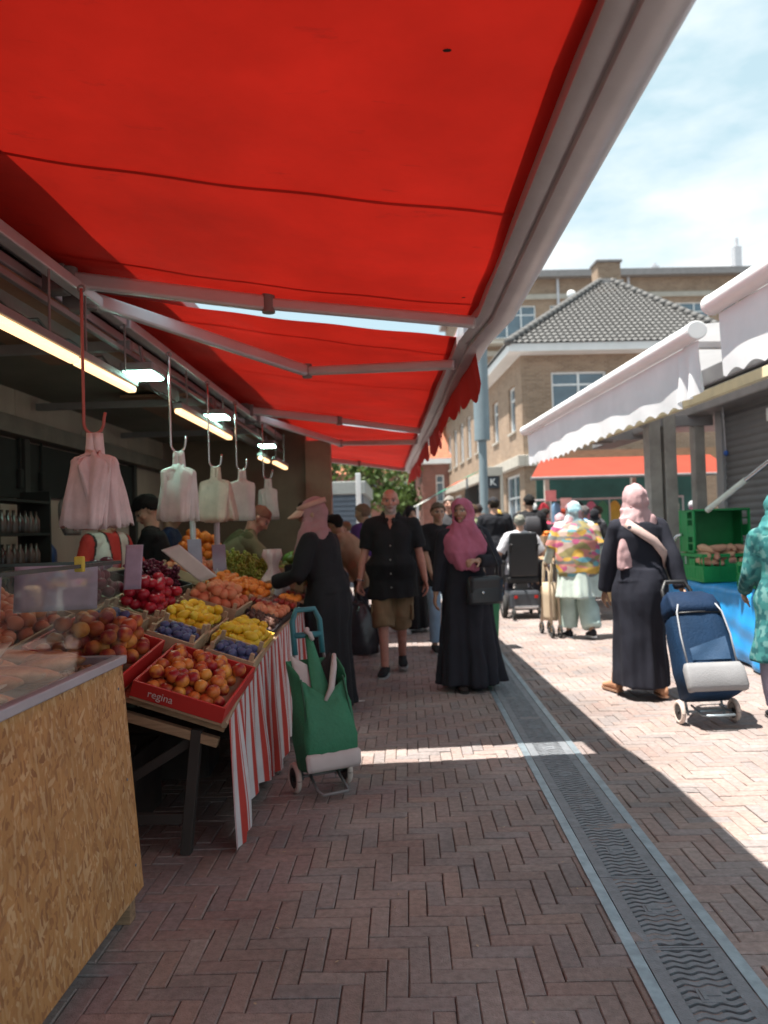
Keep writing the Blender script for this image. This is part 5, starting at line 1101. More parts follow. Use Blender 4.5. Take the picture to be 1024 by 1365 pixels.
def hair(J, par, col, front=.055, backz=-.07, top=.012, seed=0, long=0, bald=0):
    s, M, c = J['s'], J['HM'], J['head']; me = MB().ell((0, 0, 0), (1, 1, 1), n=48, m=32).mesh('hair', True); v = getv(me); d = v.copy()
    loc = d*A(.0745+top*.8, .096+top, .087+top)+A(0, -.012, .026); loc += d*(.0045*wob(d, 9, seed))[:, None]
    zline = np.interp(loc[:, 1], [-.11, -.03, .0, .02, .05, .1], [backz, backz, .0, .028, front-.005, front+.012]); setv(me, c+(loc@M.T)*s); cut(me, loc[:, 2] > zline)
    o = link('hair', me, flatmat(col), par); q = o.modifiers.new('solid', 'SOLIDIFY'); q.thickness = .012*s; q.offset = -1
    return o
def cap(J, par, col, peak=1):
    s, M, c = J['s'], J['HM'], J['head']; me = MB().ell((0, 0, 0), (1, 1, 1), n=32, m=20).mesh('cap', True); v = getv(me); loc = v*A(.088, .108, .098)+A(0, -.01, .03); setv(me, c+(loc@M.T)*s); cut(me, loc[:, 2] > .042)
    o = link('cap', me, flatmat(col), par); q = o.modifiers.new('solid', 'SOLIDIFY'); q.thickness = .004
    if peak:
        P = [[c+M@A(.078*math.sin(a)*(1-.12*k), .07*math.cos(a)+.0+k*.075*math.cos(a*.8), .046-.018*k-.02*abs(math.sin(a)))*s for a in np.linspace(-1.2, 1.2, 13)] for k in np.linspace(0, 1, 5)]
        obj('peak', MB().grid(P), flatmat(col), o, smooth=True, solid=.005)
    return o
def strap(par, pts, r, m, name='strap'): return obj(name, MB().path(pts, r, 8), m if not isinstance(m, tuple) else flatmat(m), par, smooth=True)
def patt(cols, k, seed, st=(1, 1, 1)):
    cols = np.array(cols)
    def f(v):
        a = np.stack([wob(v, k, seed+i*7, 4, st) for i in range(len(cols))], 1); return cols[np.argmax(a, 1)]
    return f
PI = math.pi
BLACK = (.018, .018, .022)
# ---- 1 bald man
J = rig(1.79, lean=1, ankles=((-.06, -.20), (.085, .14)), lift=(.05, 0), hands=((-.33, .04, .80), (.32, .10, .82)), head=(4, 3), wd=1.12, toe=(6, -8), sh=1.06)
man = body(J, 'pink', 'bald man with grey stubble in black shirt and khaki shorts, walking with a black bag', (-.14, 7.38, 0), PI-.05, legk=.92, curl=(.55, .95), beard=(.42, .40, .38), belly=.045, vox=.0065, pn=(A(1, .2, 0), A(-1, .2, 0)))
sh = shirt(J, man, (.016, .016, .018), .82, .17, .022, 3, belly=.05)
mb = MB(); mb2 = MB()
for k in np.linspace(-.11, .40, 5):
    p = J['P']+J['U']*k*1.02+J['F']*(.178+.052*math.exp(-((k-.1)/.15)**2)-.055*max(0, k-.22)/.2); mb.ell(p, (.008, .005, .008), n=10, m=6)
obj('button', mb, flatmat((.38, .37, .34)), sh, smooth=True)
for sx in (-1, 1):
    nb = J['neck']; P = [[nb+A(sx*(.055+.03*k-.035*u), .02+.075*u+.02*k, .035-.045*u-.045*k) for u in np.linspace(-.6, 1.25, 9)] for k in np.linspace(0, 1, 4)]
    obj('collar', MB().grid(P), flatmat((.016, .016, .018)), sh, smooth=True, solid=.006)
me = MB().grid([[J['neck']+A(a*(1-k), .066+.075*k-.012*abs(a)*8*0, .02-.135*k) for a in (-.05, -.025, 0, .025, .05)] for k in np.linspace(0, .98, 7)]).mesh('v', True); paint(me, np.repeat([SK['pink']], len(me.vertices), 0)); link('neckline', me, skin_m, sh)
tr = trousers(J, man, (.20, .135, .075), .47, (.102, .104, .10), .010, 4, wr=(.012, 17), name='shorts')
for i in (0, 1):
    k = lerp(J['H'][i], J['K'][i], .78); sx = (-1, 1)[i]; obj('pocket', MB().box(k+A(sx*.098, 0, 0), (.024, .14, .15), rotz(0)), flatmat((.20, .135, .075)), tr, bevel=.012)
shoes(J, man, (.02, .02, .022), (.35, .34, .33)); W = J['W'][1]; d = nrm(W-J['E'][1]); x, y = perp(d); obj('wristwatch', MB().path([W-d*.01+(x*math.cos(a)+y*math.sin(a))*.032 for a in np.linspace(0, 6.283, 16)], .008, 6), chrome, man, smooth=True)
# held black bag
MR = rotz(PI-.05); hp = A(-.14, 7.38, 0)+MR@(J['W'][1]+nrm(J['W'][1]-J['E'][1])*.09)
t = thing('carrier_bag', 'full black plastic carrier bag hanging from the bald man\'s hand', 'bag', Vector(hp), -.2)
mb = MB(); rs = []
for k, rx, ry in ((-.60, .10, .07), (-.585, .135, .085), (-.5, .15, .10), (-.36, .145, .10), (-.22, .12, .085), (-.15, .07, .05), (-.11, .03, .025)):
    a = np.linspace(0, 6.283, 40, endpoint=False); f = 1+.09*np.sin(5*a+k*9)+.05*np.sin(9*a-k*20); rs.append(np.stack([np.cos(a)*rx*f+.03, np.sin(a)*ry*f, np.full(40, k)], 1))
mb.loft(rs); bagm = mat('black_bag_plastic', (.035, .035, .042), .3, .25, 9, .5, 22); obj('bag_body', mb, bagm, t, smooth=True)
for sx in (-1, 1): obj('handle', MB().path([(.03+sx*.03, 0, -.13), (sx*.028, 0, -.06), (sx*.004, 0, .004)], [.016, .009, .008], 8), bagm, t, smooth=True)
obj('knot', MB().path([(.03, 0, -.13), (-.05, .0, -.12), (-.11, 0, -.155)], [.03, .022, .006], 8), bagm, t, smooth=True)
# ---- 2 woman in pink headscarf
J = rig(1.63, lean=2, ankles=((-.06, -.04), (.07, .05)), lift=(.01, 0), hands=((-.06, .27, 1.09), (.27, .02, .74)), head=(-32, 4), wd=1.04, poles=((-1, -.5, -.45), (.6, -1, -.3)))
lady = body(J, 'tan', 'woman in a rose pink headscarf and long black robe walking toward the camera', (.49, 6.58, 0), PI+.12, curl=(.75, .5), pn=(A(.5, .1, -.9), None), vox=.006, lips=(.38, .10, .10))
robe(J, lady, (.02, .02, .027), .055, (.235, .225), (-.03, .0), 8, .13, 1, slv=.93, shape=lambda a: .25*np.exp(-((a-.15)/.5)**2)+.22*np.exp(-((a-3.2)/.45)**2))
ROSE = (.42, .125, .19)
hijab(J, lady, mat('rose_scarf', ROSE, .8, .12, 8, .25, 200, spec=.2), 5, .38, wide=.205, back=.12)
shoes(J, lady, (.03, .022, .02), (.03, .03, .03), 'sandal')
MR = rotz(PI+.12); q = A(.49, 6.58, 0)+MR@(A(-.12, .215, .85)); t = thing('shoulder_bag', 'black leather shoulder bag at the hip of the pink headscarf woman', 'bag', Vector(q), PI+.3); lea = mat('black_leather', (.02, .022, .026), .4, .2, 8, .2, 60)
mb = MB(); mb.loft([[(rx*math.copysign(abs(math.cos(a))**.4, math.cos(a)), ry*math.copysign(abs(math.sin(a))**.7, math.sin(a)), z) for a in np.linspace(0, 6.283, 24, endpoint=False)] for rx, ry, z in ((.15, .035, -.12), (.16, .055, -.10), (.16, .058, 0), (.145, .04, .09), (.13, .02, .11))]); obj('bag_body', mb, lea, t, auto=True, smooth=True)
obj('flap', MB().grid([[(x, .06-.012*k, .10-.12*k) for x in np.linspace(-.14, .14, 8)] for k in np.linspace(0, 1, 5)]), lea, t, smooth=True, solid=.006); obj('clasp', MB().ell((.04, .065, -.02), (.012, .006, .012), n=10, m=6), chrome, t, smooth=True)
P0 = [(-.13, -.02, .10), (-.12, .01, .20), (-.02, .06, .38), (.03, .03, .5)]; obj('strap', MB().path(P0, .008, 6), lea, t, smooth=True)
# ---- 3 woman with visor, shopping
J = rig(1.64, lean=9, hip=(0, -.05), ankles=((-.10, -.10), (.10, .0)), hands=((-.16, .31, .99), (.12, .33, 1.06)), head=(14, 14), wd=1.08, poles=((-.5, -.4, -1), (.5, -.4, -1)))
shop = body(J, 'tan', 'stooping woman in beige pink scarf and visor cap, black robe, choosing fruit', (-.66, 5.85, 0), R(78), curl=(.7, .7), vox=.0065)
robe(J, shop, (.016, .016, .019), .06, (.24, .20), None, 9, .09, 4); BEIGE = (.34, .18, .19)
hijab(J, shop, mat('beige_pink_scarf', BEIGE, .8, .12, 8, .25, 200, spec=.2), 8, .24, wide=.19, back=.28)
s, M, c = J['s'], J['HM'], J['head']; P = [[c+M@A(.092*math.sin(a)*(1-.05*k), .085*math.cos(a)+k*.115*math.cos(a*.8), .070-.055*k-.02*abs(math.sin(a)))*s for a in np.linspace(-1.3, 1.3, 15)] for k in np.linspace(0, 1, 6)]
obj('visor', MB().grid(P), mat('salmon_visor', (.58, .31, .24), .7, .1), shop, smooth=True, solid=.006); obj('visor_band', MB().grid([[c+M@A(.101*math.sin(a), -.018+.122*math.cos(a), .072+zz-.012*math.cos(a))*s for a in np.linspace(0, 6.283, 36)] for zz in (-.02, 0, .02)]), flatmat((.50, .27, .22)), shop, smooth=True, solid=.006); shoes(J, shop, BLACK, (.05, .05, .05))
MR = rotz(R(78)); q = A(-.66, 5.85, 0)+MR@(J['W'][1]+A(-.05, .08, -.02)); t = thing('carrier_bag', 'white plastic bag held over the fruit by the stooping woman', 'bag', Vector(q), R(60)); rs = []
for k, rx in ((-.24, .08), (-.22, .12), (-.12, .135), (-.02, .10), (.05, .045), (.09, .05), (.15, .09), (.2, .08)):
    a = np.linspace(0, 6.283, 36, endpoint=False); f = 1+.12*np.sin(5*a+k*11)+.07*np.sin(9*a-k*20); rs.append(np.stack([np.cos(a)*rx*f, np.sin(a)*rx*.7*f, np.full(36, k)], 1))
obj('bag_body', MB().loft(rs), bagp, t, smooth=True)
# person behind with bare leg
J = rig(1.62, lean=8, ankles=((-.09, -.05), (.09, .1)), hands=((-.2, .25, .95), (.2, .25, .95)), head=(0, 15))
p_ = body(J, 'light', 'shopper with a bare calf mostly hidden behind the stooping woman', (-.68, 6.75, 0), R(80), vox=.009); shirt(J, p_, (.02, .018, .022), 1.9, .16, .03, 6); trousers(J, p_, (.03, .028, .035), .46, (.1, .085, .07), name='shorts'); shoes(J, p_, BLACK); hair(J, p_, (.03, .02, .015), backz=-.1)
# ---- 4 vendors
J = rig(1.68, lean=12, ankles=((-.1, 0), (.1, .05)), hands=((-.36, .38, 1.0), (.22, .30, 1.0)), head=(10, 25), wd=.92)
def stripes(v):
    q = v@J['X']; b = np.floor((q+.0525)/.105).astype(int) % 2; col = np.where((b == 0)[:, None], (.42, .035, .03), (.5, .46, .42)); e = np.abs(((q+.0525) % .105)-.0) < .016; col = np.where(e[:, None], (.02, .02, .02), col)
    return np.where((np.abs(q) > .21)[:, None], (.46, .04, .03), col)
vd = body(J, 'tan', 'vendor in a red, white and black striped football shirt, face behind the bags', (-2.2, 5.4, 0), R(-112), curl=(.6, .6)); o = shirt(J, vd, cloth_m, .8, .12, .02, 7, pf=stripes); trousers(J, vd, (.03, .03, .04)); shoes(J, vd, BLACK); hair(J, vd, (.015, .012, .01), backz=-.1)
J = rig(1.72, lean=8, ankles=((-.1, 0), (.1, .05)), hands=((-.05, .36, .98), (.24, .26, .93)), head=(20, 34), wd=.98)
vd = body(J, 'light', 'young vendor with thick black hair in a black shirt, looking down', (-1.98, 6.15, 0), R(100), curl=(.6, .6)); shirt(J, vd, (.009, .009, .011), .85, .14, .02, 8); trousers(J, vd, (.02, .02, .025)); shoes(J, vd, BLACK); hair(J, vd, (.008, .007, .008), front=.045, backz=-.03, top=.026, seed=3)
J = rig(1.80, lean=40, hip=(0, -.16), ankles=((-.1, -.12), (.1, -.06)), hands=((-.2, .55, 1.0), (.18, .55, .98)), head=(-6, 48), wd=1.08)
vd = body(J, 'pink', 'vendor with cropped reddish hair bending far over the fruit toward the visor woman', (-1.62, 7.12, 0), R(-78), curl=(.6, .6)); shirt(J, vd, cloth_m, 1.85, .14, .022, 9, pf=patt([(.10, .10, .05), (.05, .05, .035), (.20, .18, .11)], 16, 3)); trousers(J, vd, (.05, .05, .04)); shoes(J, vd, BLACK); hair(J, vd, (.24, .10, .07), front=.05, backz=-.06, top=.004)
J = rig(1.72, lean=15, ankles=((-.1, 0), (.1, .05)), hands=((-.2, .3, .95), (.2, .3, .95)), head=(0, 20))
vd = body(J, 'tan', 'dark clothed shopper standing behind the bending vendor and visor woman', (-.82, 7.75, 0), R(95), vox=.009); shirt(J, vd, (.010, .010, .012), 1.9, .2, .04, 10); trousers(J, vd, (.015, .015, .018)); shoes(J, vd, BLACK); hair(J, vd, (.012, .01, .01), backz=-.1)
J = rig(1.7, lean=5, hands=((-.2, .25, 1.0), (.2, .25, 1.0)), head=(0, 20))
vd = body(J, 'tan', 'vendor in dark blue seen between the hanging bags and card stands', (-2.3, 7.3, 0), R(-80), vox=.01); shirt(J, vd, (.015, .03, .08), .8, .12, .02, 11); trousers(J, vd, (.02, .02, .03)); shoes(J, vd, BLACK); hair(J, vd, (.012, .01, .01))
# ---- 5 woman in black with blue trolley
J = rig(1.68, lean=3, ankles=((-.15, .22), (.10, -.10)), lift=(.0, .02), hands=((-.24, .14, .82), (.27, -.16, .80)), head=(14, -2), wd=1.12, toe=(10, -12))
ab = body(J, 'tan', 'woman in black robe and dusty pink scarf pulling a blue trolley', (1.83, 6.10, 0), R(6), curl=(.5, .9), vox=.0065)
robe(J, ab, (.017, .018, .028), .095, (.20, .235), (-.02, .04), 8, .055, 2, slv=.98); DUSTY = (.47, .30, .31)
hijab(J, ab, mat('dusty_pink_scarf', DUSTY, .85, .1, 8, .25, 200, spec=.2), 11, .12, wide=.14, back=0, tail=-1)
for i in (0, 1): pass
shoes(J, ab, (.42, .22, .13), (.30, .17, .11), 'sandal')
PB = lambda z, x, y: J['P']+J['U']*z+J['X']*x+J['F']*y
pts = [PB(.50, -.10, -.02), PB(.47, -.13, -.10), PB(.40, -.05, -.155), PB(.32, .06, -.165), PB(.22, .14, -.145), PB(.12, .185, -.06)]
P = [[p+J['U']*e*.028+J['X']*e*.02 for e in (-1, 0, 1)] for p in pts]; bgs = obj('bag_strap', MB().grid(P), flatmat((.50, .36, .33)), ab, smooth=True, solid=.006)
# blue trolley
def trolley(name, label, loc, rz, tilt, H_, w_, bodycol, style):
    t = thing(name, label, 'trolley', loc, rz); Mt = rotx(tilt)  # tilt: top leans toward -Y local
    def T(x, y, z): return A(0, 0, .08)+Mt@A(x, y, z)
    fr = MB()
    for sx in (-1, 1): fr.path([T(sx*w_*.36, -.02, -.02), T(sx*w_*.36, -.03, H_*.62), T(sx*w_*.30, -.03, H_*.80)], .009, 8)
    fr.tube(T(-w_*.5, 0, 0), T(w_*.5, 0, 0), .009, n=8); obj('frame', fr, steel if style else alu_dark, t, smooth=True)
    lo = MB(); lo.path([T(-w_*.28, .0, .04), T(-w_*.30, .15, -.06), T(-w_*.25, .2, -.075), T(w_*.25, .2, -.075), T(w_*.30, .15, -.06), T(w_*.28, .0, .04)], .008, 8); obj('stand', lo, steel if style else alu_dark, t, smooth=True)
    hd = MB(); hd.path([T(-w_*.30, -.03, H_*.72), T(-w_*.30, -.035, H_*.93), T(-w_*.2, -.035, H_), T(w_*.2, -.035, H_), T(w_*.30, -.035, H_*.93), T(w_*.30, -.03, H_*.72)], .016, 10); hd.path([T(-w_*.30, -.03, H_*.84), T(w_*.30, -.03, H_*.84)], .017, 10); obj('handle', hd, mat('teal_plastic', (.03, .16, .19), .45) if not style else black_plastic, t, smooth=True)
    for sx in (-1, 1):
        c = A(sx*w_*.54, 0, .08); a = np.linspace(0, 6.283, 28)
        wh = obj('wheel', MB().path([c+A(0, math.cos(q)*.064, math.sin(q)*.064) for q in a], .0155, 10, False), mat('pale_tyre', (.55, .46, .41), .7) if sx else None, t, smooth=True)
        mb = MB().tube(c-A(.012, 0, 0), c+A(.012, 0, 0), .052, n=20); mb.tube(c-A(.02, 0, 0), c+A(.02, 0, 0), .016, n=12); obj('hub', mb, black_plastic, wh, auto=True)
    return t, T
t, T = trolley('shopping_trolley', 'dark blue wheeled shopping trolley with grey bottom pocket, pulled by the woman in black', (1.99, 5.27, 0), R(180+4), R(26), .95, .345, None, 1)
blue_m = mat('navy_trolley_cloth', (.008, .026, .062), .7, .2, 6, .4, 60, spec=.15); b2 = mat('sunlit_blue_patch', (.018, .055, .12), .6, .12, 6, .3, 120); greyp = mat('grey_pocket_cloth', (.22, .22, .23), .7, .1, 6, .3, 120)
def rbox(T, secs, n=44, seed=0, cr=.35, wv=.02):
    rs = []
    for z, w_, d_, y in secs:
        a = np.linspace(0, 6.283, n, endpoint=False); f = 1+wv*np.sin(7*a+z*13+seed)+wv*.6*np.sin(4*a-z*9); rs.append([T(w_*f[i]*math.copysign(abs(math.cos(q))**cr, math.cos(q)), y+d_*f[i]*math.copysign(abs(math.sin(q))**cr, math.sin(q)), z) for i, q in enumerate(a)])
    return rs
bd = obj('bag_body', MB().loft(rbox(T, [(.06, .15, .10, .11), (.08, .185, .12, .12), (.25, .19, .125, .12), (.5, .185, .12, .12), (.62, .175, .11, .115), (.66, .165, .10, .11)], wv=.032)), blue_m, t, smooth=True)
obj('lid', MB().loft(rbox(T, [(.62, .182, .122, .115), (.68, .18, .12, .11), (.76, .165, .10, .09), (.82, .13, .055, .05), (.835, .08, .02, .04)], wv=.03)), mat('navy_lid_cloth', (.007, .020, .05), .7, .2, 6, .4, 60, spec=.15), t, smooth=True)
obj('pocket', MB().loft(rbox(T, [(.075, .195, .028, .235), (.10, .20, .04, .245), (.22, .20, .036, .245), (.26, .185, .02, .24)], wv=.015)), greyp, t, smooth=True)
obj('zip', MB().path([T(-.175, .16, .615), T(-.15, .225, .618), T(0, .238, .62), T(.15, .225, .618), T(.175, .16, .615)], .007, 6), black_plastic, bd, smooth=True)
for sx in (-1, 1): obj('piping', MB().path([T(sx*.165, .243, .25), T(sx*.17, .248, .45), T(sx*.155, .238, .62), T(sx*.13, .225, .68)], .006, 6), mat('grey_piping', (.32, .33, .36), .6), bd, smooth=True)
obj('panel', MB().grid([[T(-.13+.26*u, .252+.004*math.sin(u*6+v*4), .28+.16*v*(1-.5*u)) for u in np.linspace(0, 1, 8)] for v in np.linspace(0, 1, 6)]), b2, bd, smooth=True)  # lighter patch paints sun highlights onto the navy cloth
# green trolley
t, T0 = trolley('shopping_trolley', 'green wheeled shopping trolley with open top and teal handle beside the striped cloth', (-.49, 4.10, 0), R(-152), R(9), .87, .265, None, 0)
T = lambda x, y, z: T0(x*.78, y*.85, z)
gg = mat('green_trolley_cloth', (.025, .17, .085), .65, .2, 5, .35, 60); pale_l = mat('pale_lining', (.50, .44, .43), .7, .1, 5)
def TG(x, y, z):
    f = max(0., min(1., (y-.06)/.12)); e = max(0., min(1., (z-.30)/.28)); c_ = 1-.45*min(1, abs(x)/.15)
    return T(x*(1+.05*e)+.02*e*math.sin(y*30), y-.03*e*f, z-.20*f*e*c_)
me = MB().loft(rbox(TG, [(.03, .13, .09, .10), (.05, .175, .13, .12), (.2, .185, .135, .13), (.4, .165, .12, .115), (.46, .155, .115, .10), (.52, .155, .11, .095), (.56, .16, .11, .09), (.60, .165, .105, .085)], wv=.05, seed=2), caps=False); bd = obj('bag_body', me, gg, t, smooth=True, solid=.006)
obj('base', MB().loft(rbox(T, [(.03, .128, .088, .10), (.04, .17, .12, .12)], wv=.04, seed=2)), gg, t)
obj('flap', MB().grid([[T((-.075+.15*u)*(1-.7*v), .175-.20*v**.8+.015*math.sin(u*3), .36+.37*v) for u in np.linspace(0, 1, 10)] for v in np.linspace(0, 1, 8)]), gg, bd, smooth=True, solid=.005)
for sx in (-1, 1): obj('lining_and_shade', MB().grid([[T(sx*(.05+.10*u), .13-.09*v-.05*u, .37+.06*u+.20*v) for u in np.linspace(0, 1, 6)] for v in np.linspace(0, 1, 6)]), pale_l if sx > 0 else dark, bd, smooth=True, solid=.004);  # pale side is lining, near-black side paints shade in the open mouth
obj('lining_and_shade', MB().path([T(-.15, .05, .61), T(-.11, .12, .55), T(-.06, .165, .44), T(.0, .185, .38)], [.012, .017, .017, .01], 8), pale_l, bd, smooth=True)
obj('bottom_panel', MB().loft(rbox(T, [(.04, .178, .02, .235), (.06, .187, .03, .24), (.115, .19, .027, .243), (.13, .18, .012, .245)], wv=.03)), pale_l, t, smooth=True)
for sx in (-1, 1): obj('piping', MB().path([T(sx*.165, .235, .07), T(sx*.17, .232, .22), T(sx*.155, .205, .36), T(sx*.15, .16, .5)], .005, 6), mat('dark_green_piping', (.012, .08, .04), .6), bd, smooth=True)
obj('tie', MB().path([T(-.02, -.0, .70), T(0, .01, .735), T(.025, .0, .75), T(.0, -.03, .76)], .014, 8), pale_l, t, smooth=True)
# ---- 6 colourful woman with pram-like cart
J = rig(1.68, lean=6, ankles=((-.10, .10), (.10, -.16)), lift=(0, .03), hands=((-.30, .26, .92), (.25, .05, .86)), head=(-10, 5), wd=1.2)
cw = body(J, 'tan', 'woman seen from behind in a multicoloured patterned shawl and mint trousers', (2.06, 9.36, 0), R(6), vox=.008)
trousers(J, cw, (.40, .50, .46), .95, (.13, .115, .11), .02, 5, wr=(.014, 15)); shoes(J, cw, BLACK, (.5, .5, .5))
robe(J, cw, (.48, .55, .50), .50, (.27, .22), (0, -.02), 7, .08, 6, slv=.9, name='tunic')
mb = MB(); s = J['s']; rs = [ring(J['P']+J['U']*z*s-J['F']*.02, J['X'], J['F'], rx, ry, 40) for z, rx, ry in ((-.20, .16, .13), (-.12, .24, .17), (.05, .265, .18), (.25, .27, .18), (.40, .25, .165), (.48, .18, .13), (.54, .09, .09))]; mb.loft(rs)
for i in (0, 1): mb.tube(J['S'][i], lerp(J['S'][i], J['E'][i], .95), .10, .10, 18)
ptf = patt([(.50, .20, .17), (.14, .33, .38), (.26, .22, .10), (.52, .38, .32), (.45, .10, .20), (.55, .33, .07), (.16, .16, .15)], 30, 21, (.5, .5, 1.5))
cloth('shawl', mb, cloth_m, cw, .009, 3, (.012, 16), 12, pf=ptf); hijab(J, cw, cloth_m, 14, .1, wide=.13, back=0, pf=patt([(.30, .45, .50), (.42, .52, .54), (.22, .36, .42), (.5, .3, .33)], 24, 9))
t = thing('tote_bag', 'round beige patterned tote bag at the right side of the colourful shawl woman', 'bag', (2.48, 9.30, .62), R(10)); rs = []
for z, w_ in ((-.18, .12), (-.16, .16), (0, .18), (.13, .15), (.2, .09)): rs.append([(w_*math.cos(a), .07*math.sin(a), z) for a in np.linspace(0, 6.283, 24, endpoint=False)])
obj('bag_body', MB().loft(rs), mat('straw_weave', (.42, .28, .14), .8, .3, 20), t, smooth=True); mb = MB(); [mb.ell((.05*math.cos(k*1.3), -.072, -.11+.05*k), (.028, .006, .02), n=10, m=6) for k in range(6)]; obj('spot', mb, flatmat((.06, .04, .03)), t, smooth=True)
obj('handle', MB().path([(.11*math.cos(a), 0, .19+.17*math.sin(a)) for a in np.linspace(0, PI, 12)], .012, 8), mat('straw_handle', (.36, .24, .12), .8), t, smooth=True)
t = thing('wheeled_walker', 'beige wheeled cart at the left side of the colourful shawl woman', 'cart', (1.72, 9.55, 0), R(6))
obj('frame', MB().path([(0, -.15, .08), (0, -.1, .8), (0, .1, .92), (0, .2, .5), (0, .3, .08)], .016, 8).path([(.1, -.15, .08), (.1, -.1, .8), (.1, .1, .92), (.1, .2, .5), (.1, .3, .08)], .016, 8), mat('beige_frame', (.46, .36, .25), .5), t, smooth=True); obj('bag_body', MB().loft([[(.05+.085*math.cos(a), .06+.14*math.sin(a), z) for a in np.linspace(0, 6.283, 20, endpoint=False)] for z in (.2, .25, .5, .66)]), mat('beige_cloth', (.48, .38, .27), .8, .1, 6, .2), t, smooth=True)
for x in (0, .1):
    for y in (-.15, .3): obj('wheel', MB().path([(x, y+.065*math.cos(a), .08+.065*math.sin(a)) for a in np.linspace(0, 6.283, 20)], .016, 8, False), rubber, t, smooth=True)
# ---- 7 teal woman at the right edge
J = rig(1.56, lean=4, ankles=((-.08, .03), (.09, .12)), hands=((-.20, .22, .86), (.22, .2, .95)), head=(10, 10), wd=1.16)
tw = body(J, 'tan', 'woman in teal flowered tunic and lavender trousers cut by the right edge', (2.54, 5.24, 0), R(-6), vox=.007)
trousers(J, tw, (.42, .39, .50), .97, (.11, .09, .08), .016, 8); TEAL = [(.028, .14, .145), (.045, .19, .185), (.018, .09, .10), (.10, .23, .225)]
robe(J, tw, cloth_m, .42, (.25, .235), (.01, -.02), 7, .06, 3, name='tunic', pf=patt(TEAL, 75, 5)); hijab(J, tw, cloth_m, 15, .22, wide=.19, back=.22, pf=patt([(.04, .18, .18), (.03, .15, .16), (.06, .21, .205)], 60, 6)); shoes(J, tw, BLACK, (.05, .04, .04), 'sandal')
# ---- 8 wheelchair and rider
WC = A(1.73, 11.75, 0); t = thing('electric_wheelchair', 'black electric wheelchair with a tall padded back, seen from behind', 'wheelchair', Vector(WC), R(2))
obj('backrest', MB().loft([[(x*w_, -.20-.06*z_+y, .62+z_*.66) for x, y in ((-.21, -.03), (.21, -.03), (.21, .04), (-.21, .04))] for z_, w_ in ((0, .95), (.1, 1.05), (.8, 1.05), (1, .95))]), mat('black_vinyl', (.022, .024, .028), .45, .15, 5), t, bevel=.025)
obj('seat', MB().bx(-.24, .24, -.2, .32, .52, .62), black_plastic, t, bevel=.03); obj('base', MB().bx(-.22, .22, -.34, .3, .13, .42), mat('charcoal_casing', (.05, .055, .065), .35, .15, 4), t, bevel=.05); obj('column', MB().bx(-.08, .08, -.08, .12, .42, .52), alu_dark, t)
for sx in (-1, 1):
    obj('armrest', MB().bx(sx*.29-.045, sx*.29+.045, -.15, .22, .80, .86).bx(sx*.29-.02, sx*.29+.02, -.16, -.10, .5, .80), black_plastic, t, bevel=.015)
    wh = obj('wheel', MB().path([(sx*.28, -.05+.13*math.cos(a), .17+.13*math.sin(a)) for a in np.linspace(0, 6.283, 28)], .042, 12, False), rubber, t, smooth=True); obj('rim', MB().tube((sx*.25, -.05, .17), (sx*.31, -.05, .17), .095, n=20), chrome, wh, auto=True)
    for y in (-.42, .36): obj('caster', MB().path([(sx*.2, y+.06*math.cos(a), .085+.06*math.sin(a)) for a in np.linspace(0, 6.283, 20)], .024, 8, False), rubber, t, smooth=True)
    obj('push_handle', MB().path([(sx*.2, -.27, 1.0), (sx*.2, -.32, 1.10), (sx*.2, -.42, 1.10)], .016, 8), black_plastic, t, smooth=True); obj('tail_light', MB().box((sx*.15, -.343, .33), (.05, .012, .04)), flatmat((.45, .02, .015)), t)
obj('pouch', MB().box((.34, -.12, .62), (.1, .3, .34), rotz(.1)), mat('dark_pouch', (.04, .04, .055), .7), t, bevel=.03); obj('bumper', MB().bx(-.18, .18, -.37, -.345, .16, .2), chrome, t, bevel=.008)
J = rig(1.78, lean=-3, hip=(0, .0), pz=.74, ankles=((-.13, .48), (.13, .48)), lift=(.14, .14), hands=((-.30, .22, .92), (.30, .22, .92)), head=(-6, 6), wd=1.1)
rd = body(J, 'light', 'grey haired man in a white shirt sitting in the electric wheelchair', (1.73, 11.75, .0), R(2), vox=.009); shirt(J, rd, (.62, .62, .66), .9, .03, .025, 13); trousers(J, rd, (.05, .05, .07)); shoes(J, rd, BLACK); hair(J, rd, (.20, .20, .17), front=.05, backz=-.08, top=.006)
strap(rd, [J['P']+A(-.16, -.13, .46), J['P']+A(-.05, -.15, .40), J['P']+A(.05, -.15, .30)], .012, (.05, .05, .06), 'strap'); strap(rd, [J['P']+A(.13, -.12, .50), J['P']+A(.14, -.155, .35), J['P']+A(.15, -.17, .1)], .014, (.04, .04, .05), 'strap')
# ---- 9 people further down the street
def passer(label, loc, rz, h=1.75, top=BLACK, slv=.8, legs=(.02, .02, .025), sk='tan', hr=(.015, .012, .01), scarf=None, robe_=None, capc=None, lean=2, hands=None, head=(0, 3), wd=1.05, stride=.12, vox=.011, seed=0, ln=.97, hemd=.12, group=None, backz=-.09):
    J = rig(h, lean, ankles=((-.1, -stride), (.1, stride)), lift=(.03, 0), hands=hands, head=head, wd=wd); p = body(J, sk, label, loc, rz, vox=vox, group=group)
    if robe_ is not None: robe(J, p, robe_, .06, (.27, .25), None, 8, .08, seed, vox=.012)
    else: shirt(J, p, top, slv, hemd, .022, seed, vox=.012); trousers(J, p, legs, ln, vox=.012, name='trousers' if ln > .5 else 'shorts')
    shoes(J, p, (.03, .03, .03) if seed % 2 else (.45, .44, .43))
    if scarf is not None: hijab(J, p, scarf, seed, .28, vox=.01, wide=.18)
    elif hr is not None: hair(J, p, hr, seed=seed, backz=backz)
    if capc is not None: cap(J, p, capc)
    return p, J
